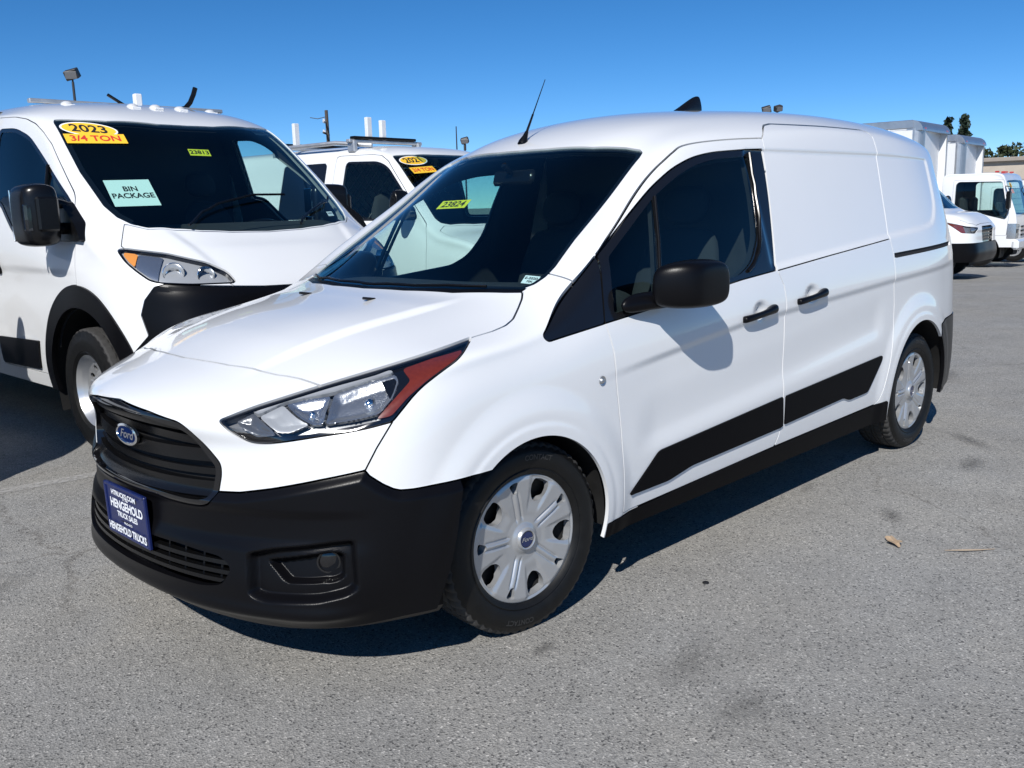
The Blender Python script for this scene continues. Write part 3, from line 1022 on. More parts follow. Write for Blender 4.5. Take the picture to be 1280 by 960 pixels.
    wsh = panel('windshield', ws, 'glass_ws', root, 0, -.004, centre=True)
    inset = region(ws, [(None, lambda P: np.minimum(np.maximum(sdf_poly(PR['atop'](P), C_WS) + .022, np.interp(np.abs(P[:, 1]), [0, .57, .65], [.02, .02, .05]) * 0 - 1), 1), -1)], gap=0)
    panel('windshield_border', inset, 'gloss_black', wsh, 0, -.008, centre=True)
    panel('cowl', region(upper, [('atop', C_COWL, 1), (None, lambda P: 1.03 - P[:, 2], 1)], gap=-.006), 'plastic', root, .02, -.006, centre=True)
    lensM = region(clip(nose, .05 - nose[0][:, 0]), [hl, (None, lambda P: .40 - P[:, 1], 1), (None, lambda P: .68 - P[:, 2], 1)])
    # headlights: clear lens over a dark bucket with bright reflectors and an amber corner
    def headlight(s):
        m = np.array([1, s, 1]); fl = (lambda T: T) if s > 0 else (lambda T: T[:, ::-1])
        def put(nm, M, mt, par, dep, off):
            V_, N_, T_ = panel_arrays(M, dep, off)
            return obj(nm, mesh_np(nm, V_ * m, fl(T_), mt, N_ * m), par)
        h = put('headlight', region(lensM, [], 0), 'lens', root, 0, -.001)
        put('housing', lensM, 'lamp_grey', h, 0, -.034)
        Vb, Nb, Tb = panel_arrays((lensM[0] - lensM[1] * .001, lensM[1], lensM[2]), .036)
        nT = len(lensM[2]); wall = Tb[nT:]
        u, inv = np.unique(wall.ravel(), return_inverse=True)
        obj('bezel', mesh_np('bezel', Vb[u] * m, fl(inv.reshape(-1, 3)), 'lamp_grey', None), h)
        ring = region(lensM, [(None, lambda P: sdf_poly(PR['diag'](P), C_HL) + .006, -1)], 0)
        put('lens_frame', ring, 'gloss_black', h, .004, -.004)
        amb = region(lensM, [('diag', C_AMBER, 1)], 0)
        put('amber_reflector', amb, 'amber', h, .015, -.010)
        outer = region(lensM, [(None, lambda P: (PR['diag'](P) @ np.array([.80, .60]) - .70) * -1, 1), (None, lambda P: sdf_poly(PR['diag'](P), C_AMBER), -1)], 0)
        if len(outer[2]): put('corner_mask', outer, 'gloss_black', h, .004, -.014)
        lowm = region(lensM, [(None, lambda P: P[:, 2] - (np.interp(PR['diag'](P)[:, 0], [-.23, -.12, .01, .24], [.776, .766, .777, .815])), 1)], 0)
        if len(lowm[2]): put('lower_mask', lowm, 'gloss_black', h, .006, -.012)
        def bowl(u0, z0, ru, rz, dep, mt, nm, tilt=0):
            # reflector bowl pushed back into the housing
            P = lensM[0]; q = PR['diag'](P); 
            e = lambda P: np.hypot(((PR['diag'](P)[:, 0] - u0) + tilt * (PR['diag'](P)[:, 1] - z0)) / ru, (PR['diag'](P)[:, 1] - z0) / rz) - 1
            M = region(lensM, [(None, lambda P: sdf_poly(PR['diag'](P), C_HL) + .014, 1), (None, e, 1)], 0)
            if not len(M[2]): return
            k = np.clip(1 - (e(M[0]) + 1) ** 2, 0, 1)
            V_ = M[0] - M[1] * (.014 + dep * k)[:, None]
            N_ = vnormals(V_, M[2])
            o = obj(nm, mesh_np(nm, V_ * m, fl(M[2]), mt, N_ * m), h)
            return o
        def dish(poly, dep, mt, nm, flute=0.0, off=.010, soft=.022):
            """a moulded reflector facet sunk into the housing"""
            pg = smooth_poly(poly, .008)
            dd = lambda P: sdf_poly(PR['diag'](P), pg)
            M = region(lensM, [(None, lambda P: sdf_poly(PR['diag'](P), C_HL) + .008, 1), (None, dd, 1)], 0)
            if not len(M[2]): return
            q = PR['diag'](M[0])
            h_ = off + dep * smoothstep(-dd(M[0]) / soft) + flute * np.abs(np.sin(q[:, 0] * 210 + q[:, 1] * 60))
            V_ = M[0] - M[1] * h_[:, None]
            N_ = vnormals(V_, M[2])
            V2, N2, T2 = panel_arrays((V_, N_, M[2]), .012)
            return obj(nm, mesh_np(nm, V2 * m, fl(T2), mt, N2 * m), h)
        dish([(.0638, .8737), (.1642, .9035), (.2372, .9212), (.2481, .905), (.2349, .8655), (.1983, .8259), (.1331, .8125), (.0517, .8021)], .018, 'reflector', 'main_reflector', .0012)
        dish([(-.0704, .8524), (-.0086, .8643), (.055, .8709), (.0425, .8023), (.015, .8019), (-.023, .8204)], .016, 'chrome_soft', 'side_reflector', .0016)
        dish([(-.1411, .8243), (-.0791, .8506), (-.0306, .8195), (.0045, .8021), (-.0493, .7806), (-.0824, .7809)], .006, 'lamp_pale', 'inner_panel', .0004)
        dish([(-.1649, .8349), (.0183, .879), (.1727, .9221), (.223, .9278), (.2309, .9225), (.0633, .8775), (-.0739, .8560), (-.1439, .8281)], .003, 'lamp_pale', 'upper_trim', 0, .006, .006)
        dish([(-.2057, .8075), (-.1572, .8303), (-.1000, .7895), (-.0875, .7727), (-.1418, .7656), (-.1724, .7808)], .008, 'lens_smoke', 'marker_pod', .0008, .004)
        for u0, z0, r in ((.165, .862, .016), (.004, .836, .011)):
            P = lensM[0]; q = PR['diag'](P); i = int(np.argmin(np.hypot(q[:, 0] - u0, q[:, 1] - z0)))
            c = (P[i] - lensM[1][i] * .026) * m
            mb = MB()
            V_, F_ = [], []
            mb.lathe([(.0005, r), (r * .5, r * .87), (r * .87, r * .5), (r, 0), (r, -.02)], 20, 'x', (0, 0, 0))
            mb.build('bulb', 'chrome', h, c, (0, 0, math.atan2(lensM[1][i][1] * s, lensM[1][i][0])))
        return h
    headlight(1); headlight(-1)
    # --- front fascia, grille, bumper
    fz = clip(nose, .40 - nose[0][:, 0])
    G = ('front', C_GRILLE, -1)
    fas = region(not_hl(clip(fz, .40 - fz[0][:, 0])), [('diag', C_FASC, 1), ('atop', C_HOOD, -1)])
    # keep the grille opening clear
    fas = region(fas, [(None, lambda P: np.where(P[:, 0] > .55, sdf_poly(PR['front'](P), C_GRILLE), 1.0), -1)])
    panel('front_fascia', fas, 'paint', root, .015, centre=True)
    low = region(fz, [('diag', C_BUMP, 1), (None, lambda P: np.where(P[:, 0] > .55, sdf_poly(PR['front'](P), C_GRILLE), 1.0), -1),
                      (None, lambda P: np.where(P[:, 0] > .60, sdf_poly(PR['front'](P), C_LOWG), 1.0), -1), A1, ACUT])
    low2 = region(cf(H, lambda P: .12 - P[:, 0], lambda P: P[:, 0] - .40), [('diag', C_BUMP, 1), A1, ACUT])
    bump = panel('front_bumper', low, 'plastic', root, .02, centre=True)
    panel('bumper_corner', low2, 'plastic', bump, .02, both=True)
    gM = region(fz, [('front', C_GRILLE, 1), (None, lambda P: .6 - P[:, 0], 1)])
    gr = panel('grille', gM, 'dark', root, 0, -.045, centre=True)
    panel('grille_frame', region(gM, [(None, lambda P: sdf_poly(PR['front'](P), C_GRILLE) + .020, -1)], 0), 'gloss_black', gr, .05, -.002, centre=True)
    for zc, dz in ((.783, .018), (.735, .010), (.690, .018), (.640, .010), (.597, .017)):
        zl = lambda P, zc=zc: zc + .010 * (np.abs(P[:, 1]) / .45) ** 2 * (1 if zc < .72 else -1.2)
        band = region(gM, [(None, lambda P, zc=zc, dz=dz, zl=zl: np.abs(P[:, 2] - zl(P)) - dz, 1), (None, lambda P: sdf_poly(PR['front'](P), C_GRILLE) + .012, 1)], 0)
        if len(band[2]): panel('slat', band, 'plastic_smooth', gr, .03, -.016 if dz > .012 else -.028, centre=True)
    oval, (tv, tf), ring = oval_badge('badge', .150, .062, .008, gr, (.890, 0, .713), (0, 0, -math.pi / 2))
    ring.build('badge_rim', 'chrome', gr, (.890, 0, .713), (0, 0, -math.pi / 2), fix=True)
    mb = MB(); mb.add(tv, tf); mb.build('badge_script', 'silver', gr, (.890, 0, .713), (0, 0, -math.pi / 2), fix=False)
    lgM = region(fz, [('front', C_LOWG, 1), (None, lambda P: .6 - P[:, 0], 1)])
    lg = panel('lower_grille', lgM, 'dark', root, 0, -.05, centre=True)
    for zc in (.396, .368, .342):
        panel('slat', region(lgM, [(None, lambda P, zc=zc: np.abs(P[:, 2] - zc) - .006, 1)], 0), 'plastic_smooth', lg, .03, -.010, centre=True)
    for yc in (.06, .14, .22, .30, .38, .45):
        panel('grille_divider', region(lgM, [(None, lambda P, yc=yc: np.abs(P[:, 1] - yc) - .004, 1)], 0), 'plastic_smooth', lg, .02, -.024, both=True)
    # fog lamp covers
    fogM = region(fz, [('diag', C_FOGH, 1), (None, lambda P: .5 - P[:, 0], 1)], 0)
    fog_u = PR['diag'](fogM[0])
    for s in (1, -1):
        c = np.array([.650, .706 * s, .402])
        mb = MB(); mb.lathe([(.0005, .004), (.018, .003), (.027, .0), (.029, .006), (.034, .006), (.036, -.02)], 28, 'x')
        mb.build('fog_lamp', 'gloss_black', bump, c, (0, 0, math.radians(50) * s))
    # air dam under the bumper
    mb = MB()
    ln = catmull([(.835, 0), (.825, .22), (.785, .42), (.715, .59), (.60, .715), (.45, .79), (.36, .82)], 5)
    pts = [(a, -b) for a, b in ln[::-1]] + ln[1:]
    Vd, Fd = [], []
    for a, b in pts:
        for dz, of in ((.285, .030), (.262, .052), (.226, .050), (.196, .022), (.198, -.14)):
            nn = np.array([a - .2, b]); nn /= np.linalg.norm(nn)
            Vd.append((a + nn[0] * of, b + nn[1] * of, dz))
    for i in range(len(pts) - 1):
        for k in range(4):
            Fd.append((i * 5 + k, i * 5 + k + 1, (i + 1) * 5 + k + 1, (i + 1) * 5 + k))
    mb.add(Vd, Fd, True); mb.build('air_dam', 'plastic', root)
    # --- fenders
    fen = cf(H, lambda P: -.50 - P[:, 0], lambda P: .60 - P[:, 1])
    fen_poly = [(.66, .62)] + [(.66, .30)] + [(.2, .15), (-.44, .15), (-.454, .300)] + C_DF[1:] + [(-.335, 1.035), (-.335, 1.30), (.3, 1.30), (.66, 1.0)]
    fen = region(fen, [('side', fen_poly, 1)])
    fen = not_diag(not_diag(not_hl(fen), C_BUMP), C_FASC)
    fen = region(fen, [('atop', C_HOOD, -1), ('atop', C_WS, -1), ('atop', C_COWL, -1), ('side', C_TRI, -1), ('side', C_ROCK, -1), A1])
    panel('front_fender', fen, 'paint', root, .014, both=True)
    # --- side
    sd = cf(H, lambda P: .30 - P[:, 1], lambda P: P[:, 0])
    tr_ = region(cf(H, lambda P: .55 - P[:, 1], lambda P: -.55 - P[:, 0]), [('side', C_TRI, 1)])
    panel('quarter_window_cover', tr_, 'gloss_black', root, .01, -.003, both=True)
    door = region(sd, [('side', C_DOOR, 1), ('side', C_DLO, -1)])
    dl, dr = panel('front_door', door, 'paint', root, .016, both=True)
    dl['label'] = 'front door on the side facing the camera'
    slide = region(sd, [('side', C_SL, 1)])
    below = C_SEAM + [(-2.9, .1), (-1.4, .1)]
    lowr = region(slide, [('side', below, 1)])
    upr = region(slide, [('side', below, -1)])
    sl, sr = panel('sliding_door', lowr, 'paint', root, .016, both=True)
    panel('upper_panel', upr, 'paint', sl, .016, -.001); 
    V_, N_, T_ = panel_arrays(upr, .016, -.001); mm = [1, -1, 1]
    obj('upper_panel', mesh_np('upper_panel', V_ * mm, T_[:, ::-1], 'paint', N_ * mm), sr)
    dlo = region(sd, [('side', C_DLO, 1)])
    trim = region(dlo, [('side', C_GL1, -1), ('side', C_GL2, -1)], 0)
    for nm, M, mt, dep, off in (('window_frame', trim, 'gloss_black', .012, -.002), ('vent_window', region(dlo, [('side', C_GL1, 1)], -.004), 'glass_side', 0, -.006),
                                ('window_pane', region(dlo, [('side', C_GL2, 1)], -.004), 'glass_side', 0, -.006)):
        V_, N_, T_ = panel_arrays(M, dep, off)
        obj(nm, mesh_np(nm, V_, T_, mt, N_), dl)
        obj(nm, mesh_np(nm, V_ * mm, T_[:, ::-1], mt, N_ * mm), dr)
    mb = MB()
    barp = [(-.855, 1.405), (-.795, 1.24), (-.720, 1.04)]
    def surf_y(px, pz):
        d = np.hypot(dlo[0][:, 0] - px, dlo[0][:, 2] - pz); return dlo[0][int(np.argmin(d)), 1]
    seal_p = catmull([(-1.552, 1.578), (-1.505, 1.40), (-1.462, 1.238), (-1.428, 1.178), (-1.375, 1.128), (-1.315, 1.098)], 4)
    mbs = MB(); mbs.tube([(a, surf_y(a, b) + .002, b) for a, b in seal_p], .007, 8); mbs.build('window_seal', 'plastic_smooth', dl)
    mb.tube([(a, surf_y(a, b) + .001, b) for a, b in barp], .006, 8); mb.build('division_bar', 'plastic_smooth', dl)
    for nm, poly, d_ in (('door_cladding', C_CL1, (dl, dr)), ('door_cladding', C_CL2, (sl, sr))):
        V_, N_, T_ = panel_arrays(region(sd, [('side', poly, 1)], 0), .012, .007)
        obj(nm, mesh_np(nm, V_, T_, 'cladding', N_), d_[0]); obj(nm, mesh_np(nm, V_ * mm, T_[:, ::-1], 'cladding', N_ * mm), d_[1])
    rk = region(cf(sd, lambda P: .5 - P[:, 1]), [('side', C_ROCK, 1), A1, A2], 0)
    panel('rocker', rk, 'cladding', root, .03, .006, both=True)
    # --- rest of the shell: pillars, roof, quarter panels, tail
    sh = clip(H, H[0][:, 0] - .10)
    sh = region(sh, [('side', fen_poly, -1), (None, lambda P: np.where(P[:, 0] > -1.1, sdf_poly(PR['atop'](P), C_WS), 1.0), -1)])
    for pg in (C_DOOR, C_SL, C_TRI, C_ROCK, C_RB, C_RAIL):
        sh = region(sh, [(None, lambda P, pg=pg: np.where(P[:, 1] > .45, sdf_poly(P[:, [0, 2]], pg), 1.0), -1)])
    sh = region(sh, [A1, A2, (None, lambda P: np.where(P[:, 0] > -.3, sdf_poly(PR['atop'](P), C_HOOD), 1.0), -1), (None, lambda P: np.where(P[:, 0] > -.3, sdf_poly(PR['atop'](P), C_COWL), 1.0), -1)])
    sh = clip(sh, np.where((sh[0][:, 0] > -.30) & (sh[0][:, 2] < .95), .01, -1.0))
    panel('body_shell', sh, 'paint', root, .014, centre=True)
    panel('door_rail', region(sd, [('side', C_RAIL, 1)], 0), 'dark', root, 0, -.008, both=True)
    rb = clip(H, H[0][:, 0] + 3.2)
    panel('rear_bumper', region(rb, [('side', C_RB, 1), A2]), 'plastic', root, .02, .004, centre=True)
    # --- handles, marker, washers, aerials
    for px, pz, par in ((-1.345, .920, (dl, dr)), (-1.790, .952, (sl, sr))):
        yb = .898
        rings = []
        for xx, y0, y1, hz, zc in ((px + .118, yb - .01, yb + .022, .012, -.010), (px + .108, yb - .01, yb + .028, .016, -.009), (px + .06, yb + .010, yb + .034, .014, -.004), (px - .05, yb + .010, yb + .034, .014, .006), (px - .085, yb - .01, yb + .034, .019, .010), (px - .125, yb - .01, yb + .032, .022, .014), (px - .135, yb - .01, yb + .022, .016, .014)):
            rings.append([(xx, y0, pz + zc - hz), (xx, y1, pz + zc - hz), (xx, y1, pz + zc + hz), (xx, y0, pz + zc + hz)])
        V_, F_ = loft_cage(rings)
        V_, F_ = soft_box(V_, F_, 2)
        Nn = vnormals(V_, tri(F_)); 
        if ((V_ - V_.mean(0)) * Nn).sum() < 0: F_ = F_[:, ::-1]
        obj('door_handle', mesh_np('door_handle', V_, F_, 'plastic'), par[0]); obj('door_handle', mesh_np('door_handle', V_ * mm, F_[:, ::-1], 'plastic'), par[1])
    for s in (1, -1):
        mb = MB(); mb.lathe([(.0005, .006), (.008, .005), (.011, .001), (.0165, .003), (.018, -.006)], 24, 'y')
        mb.build('side_marker', 'amber_light' if s < 0 else 'aluminium', root, (-.339, .9035 * s, .798), (0, 0, 0 if s > 0 else math.pi))
        mb = MB(); mb.box((0, 0, .004), (.05, .018, .010), .003, ry=-.15); mb.build('washer_nozzle', 'plastic_smooth', root, (.085, .20 * s, 1.072))
    mb = MB(); mb.lathe([(.022, -.01), (.021, .004), (.012, .03), (.0075, .055), (.0005, .056)], 16, 'z'); base = mb.build('roof_aerial', 'plastic_smooth', root, (-.972, -.05, 1.652), (0, -.50, 0))
    mb = MB(); mb.tube([(0, 0, .05), (0, 0, .14), (0, 0, .145), (0, 0, .315)], [.006, .0045, .0028, .0016], 8); mb.build('mast', 'plastic_smooth', base)
    fin = [[(-2.02, -.032, 1.815), (-2.02, .032, 1.815), (-2.02, .028, 1.828), (-2.02, -.028, 1.828)], [(-2.08, -.034, 1.815), (-2.08, .034, 1.815), (-2.09, .016, 1.862), (-2.09, -.016, 1.862)],
           [(-2.18, -.034, 1.815), (-2.18, .034, 1.815), (-2.20, .009, 1.920), (-2.20, -.009, 1.920)], [(-2.25, -.032, 1.815), (-2.25, .032, 1.815), (-2.255, .007, 1.925), (-2.255, -.007, 1.925)], [(-2.27, -.025, 1.815), (-2.27, .025, 1.815), (-2.26, .006, 1.915), (-2.26, -.006, 1.915)]]
    soft_loft('shark_fin', fin, 'plastic_smooth', root, 2)
    # --- mirrors
    def ring8(y, x0, x1, z0, z1, c=.3):
        dx, dz = (x1 - x0), (z1 - z0)
        return [(x0 + c * dx, y, z0), (x1 - c * dx, y, z0), (x1, y, z0 + c * dz), (x1, y, z1 - c * dz), (x1 - c * dx, y, z1), (x0 + c * dx, y, z1), (x0, y, z1 - c * dz), (x0, y, z0 + c * dz)]
    rings = [ring8(.925, -.80, -.60, 1.045, 1.135, .14), ring8(.93, -.82, -.57, 1.02, 1.165, .14), ring8(.97, -.845, -.58, 1.012, 1.182, .15), ring8(1.02, -.86, -.61, 1.012, 1.186, .15), ring8(1.062, -.865, -.65, 1.018, 1.176, .16), ring8(1.072, -.86, -.69, 1.035, 1.155, .16)]
    ml, mr_ = soft_loft('door_mirror', rings, 'plastic', root, 3, both=root)
    for s, par in ((1, ml), (-1, mr_)):
        arm = [[(-.47, .862 * s, 1.000), (-.47, .895 * s, 1.000), (-.47, .895 * s, 1.055), (-.47, .862 * s, 1.075)], [(-.60, .862 * s, 1.010), (-.60, .93 * s, 1.010), (-.60, .93 * s, 1.065), (-.60, .862 * s, 1.09)],
               [(-.70, .87 * s, 1.012), (-.70, 1.00 * s, 1.016), (-.70, 1.00 * s, 1.062), (-.70, .87 * s, 1.08)], [(-.80, .88 * s, 1.022), (-.80, .99 * s, 1.022), (-.80, .99 * s, 1.06), (-.80, .88 * s, 1.07)]]
        soft_loft('mirror_arm', arm, 'plastic', par, 2)
        mb = MB(); mb.box((-.852, .995 * s, 1.105), (.006, .10, .10), .002); mb.build('mirror_glass', 'chrome', par)
    # --- wheels
    for xx, ss in ((0, 1), (0, -1), (-3.063, 1), (-3.063, -1)):
        connect_wheel(root, (xx - (.018 if xx == 0 else .030), .757 * ss, .3185), -.09 if xx == 0 else 0, ss)
        mb = MB()
        r = .375 if xx == 0 else .41
        cs = [(r * math.cos(t), r * math.sin(t)) for t in np.linspace(-.12, math.pi + .12, 28)]
        Vw = [(xx + a, ss * .895, .32 + b) for a, b in cs] + [(xx + a, ss * .50, .32 + b) for a, b in cs]
        Vw = [(p[0], p[1] if k >= 28 else ss * (.880), p[2]) for k, p in enumerate(Vw)]
        Fw = [(k, k + 1, k + 29, k + 28) for k in range(27)] + [tuple(range(28, 56))]
        mb.add(Vw, Fw, True); mb.build('wheel_housing', 'liner', root)
    # --- underbody and cabin
    mb = MB(); mb.box((-1.53, 0, .28), (2.10, 1.66, .12), .02); mb.box((-1.5, 0, .285), (4.3, 1.10, .11), .02); mb.build('underbody', 'dark', root)
    mb = MB(); mb.box((.12, 0, .50), (1.20, 1.0, .52), .05); mb.build('engine_bay', 'dark', root)
    cab = region(cf(H, lambda P: P[:, 0], lambda P: -1.80 - P[:, 0]), [(None, lambda P: np.where(P[:, 0] > -1.1, sdf_poly(PR['atop'](P), C_WS), 1.0), -1)], -.01)
    for pg in (C_GL1, C_GL2):
        cab = region(cab, [(None, lambda P, pg=pg: np.where(P[:, 1] > .45, sdf_poly(P[:, [0, 2]], pg), 1.0), -1)], -.004)
    cab = region(clip(cab, .35 - cab[0][:, 2]), [A1, (None, lambda P: np.where(P[:, 2] < .80, P[:, 0] + .42, -1.0), 1)], 0)
    lin = panel('cabin_lining', cab, 'trim', root, 0, -.035, centre=True)
    mb = MB(); mb.box((-1.80, 0, .98), (.03, 1.34, 1.30), .01); mb.build('bulkhead', 'trim', lin)
    mb = MB(); mb.box((-.9, 0, .36), (1.8, 1.6, .04), 0); mb.build('cab_floor', 'trim', lin)
    rings = []
    for yy in (-.80, -.62, -.25, .05, .35, .62, .80):
        b = .02 if abs(yy - .36) < .3 else 0
        rings.append([(-.14, yy, .62), (-.72, yy, .66), (-.80, yy, .80), (-.78, yy, 1.02 + b), (-.66, yy, 1.075 + b), (-.45, yy, 1.085), (-.26, yy, 1.065), (-.12, yy, 1.01)])
    soft_loft('dashboard', rings, 'trim', lin, 2)
    mb = MB(); cw = Vector((-.90, .36, 1.02)); ax = Vector((.42, 0, -.9))
    u_ = Vector((0, 1, 0)); v_ = Vector((.9, 0, .42))
    mb.tube([tuple(cw + .19 * (math.cos(t) * u_ + math.sin(t) * v_)) for t in np.linspace(0, 2 * math.pi, 37)], .016, 8, False)
    for t in (0, math.pi, -math.pi / 2):
        mb.tube([tuple(cw - Vector((-.03, 0, .03))), tuple(cw + .18 * (math.cos(t) * u_ + math.sin(t) * v_))], .014, 6)
    mb.tube([tuple(cw - Vector((-.02, 0, .02))), (-.68, .36, .90)], .04, 10); mb.build('steering_wheel', 'plastic_smooth', lin)
    for yy in (.38, -.38):
        st = soft_loft('seat', [[(-1.00, yy - .24, .52), (-1.00, yy + .24, .52), (-1.02, yy + .24, .68), (-1.02, yy - .24, .68)], [(-1.20, yy - .25, .50), (-1.20, yy + .25, .50), (-1.20, yy + .25, .70), (-1.20, yy - .25, .70)], [(-1.5, yy - .25, .50), (-1.5, yy + .25, .50), (-1.5, yy + .25, .68), (-1.5, yy - .25, .68)]], 'seat', lin, 2)
        soft_loft('seat_back', [[(-1.36, yy - .24, .62), (-1.36, yy + .24, .62), (-1.50, yy + .24, .62), (-1.50, yy - .24, .62)], [(-1.40, yy - .26, .9), (-1.40, yy + .26, .9), (-1.55, yy + .26, .9), (-1.55, yy - .26, .9)], [(-1.50, yy - .22, 1.20), (-1.50, yy + .22, 1.20), (-1.62, yy + .22, 1.20), (-1.62, yy - .22, 1.20)], [(-1.53, yy - .15, 1.27), (-1.53, yy + .15, 1.27), (-1.62, yy + .15, 1.27), (-1.62, yy - .15, 1.27)]], 'seat', lin, 2)
        soft_loft('headrest', [[(-1.52, yy - .10, 1.27), (-1.52, yy + .10, 1.27), (-1.62, yy + .10, 1.27), (-1.62, yy - .10, 1.27)], [(-1.53, yy - .14, 1.36), (-1.53, yy + .14, 1.36), (-1.65, yy + .14, 1.36), (-1.65, yy - .14, 1.36)], [(-1.56, yy - .11, 1.46), (-1.56, yy + .11, 1.46), (-1.66, yy + .11, 1.46), (-1.66, yy - .11, 1.46)]], 'seat', lin, 2)
    mb = MB(); mb.box((-.86, 0, 1.50), (.03, .24, .065), .012, ry=-.3); mb.tube([(-.84, 0, 1.52), (-.80, 0, 1.555)], .012, 8); mb.build('rear_view_mirror', 'plastic_smooth', lin)
    # wipers resting on the lower edge of the glass
    for y0, y1 in ((.52, -.05), (-.02, -.56)):
        def wsz(px, py):
            d = np.hypot(ws[0][:, 0] - px, ws[0][:, 1] - abs(py)); i = int(np.argmin(d)); return ws[0][i]
        mb = MB()
        pp = []
        for t in np.linspace(0, 1, 9):
            yy = y0 + (y1 - y0) * t; q = wsz(np.interp(abs(yy), [0, .22, .43, .57], [-.080, -.098, -.145, -.212]), yy)
            pp.append((q[0] + .006, yy, q[2] + .004))
        mb.tube(pp, .006, 6); mb.build('wiper', 'plastic_smooth', root)
    # --- stickers on the glass, number plate
    def sticker(name, c4, material, text, tmat, size, off=-.0135, lines=None, shear=0.0, sx=1.0):
        c4 = [np.array(c, float) for c in c4]          # lower-left, lower-right, upper-right, upper-left as read
        nrm = np.cross(c4[1] - c4[0], c4[3] - c4[0]); nrm /= np.linalg.norm(nrm)
        mb = MB(); mb.add([c + nrm * off for c in c4] + [c + nrm * (off - .0006) for c in c4], [(0, 1, 2, 3), (7, 6, 5, 4), (0, 4, 5, 1), (1, 5, 6, 2), (2, 6, 7, 3), (3, 7, 4, 0)])
        o = mb.build(name, material, wsh)
        ux, uy = c4[1] - c4[0], c4[3] - c4[0]; lx, ly = np.linalg.norm(ux), np.linalg.norm(uy)
        mb = MB()
        for tx, vv, sz in lines:
            V_, F_ = text_arrays(tx, sz * ly, 0, bold=sz * ly * .02, sx=sx)
            P = c4[0] + ux * .5 + np.outer(V_[:, 0], ux / lx) + np.outer(V_[:, 1] + vv * ly, uy / ly) + nrm * (off + .0008)
            mb.add(P, F_)
        mb.build(name + '_print', tmat, wsh, fix=False)
    sticker('stock_sticker', [(-.549, -.166, 1.389), (-.548, .011, 1.392), (-.594, .006, 1.424), (-.596, -.171, 1.421)], 'sticker_lime', None, 'print_black', 1, lines=[('23824', .48, .95)], sx=1.05)
    sticker('lot_sticker', [(-.273, .592, 1.130), (-.286, .650, 1.126), (-.324, .640, 1.150), (-.31, .582, 1.154)], 'print_white', None, 'print_black', 1, lines=[('E-2020', .66, .40), ('70K', .25, .34)])
    mb = MB(); mb.box((0, 0, 0), (.010, .292, .170), .004); pl = mb.build('number_plate', 'plate_blue', root, (.922, .012, .462), (0, .03, 0))
    for yy, zz, w_, h_ in ((0, .079, .30, .012), (0, -.079, .30, .012), (.145, 0, .012, .17), (-.145, 0, .012, .17)):
        mb = MB(); mb.box((.004, yy, zz), (.012, w_, h_), .003); mb.build('plate_frame', 'plate_blue', pl)
    for tx, zz, sz, sx in (('HTRUCKS.COM', .060, .022, 1.15), ('ST. 1966', .044, .010, 1.1), ('HENGEHOLD', .019, .040, .98), ('TRUCK SALES', -.012, .024, 1.0), ('PALO ALTO', -.036, .010, 1.1), ('HENGEHOLD TRUCKS', -.060, .034, .80)):
        V_, F_ = text_arrays(tx, sz, 0, bold=sz * .035, sx=sx)
        mb = MB(); mb.add(np.stack([np.full(len(V_), .0112 if abs(zz) > .05 else .0058), V_[:, 0], V_[:, 1] + zz], 1), F_)
        mb.build('plate_lettering', 'print_white', pl, fix=False)
    return root


connect_van()

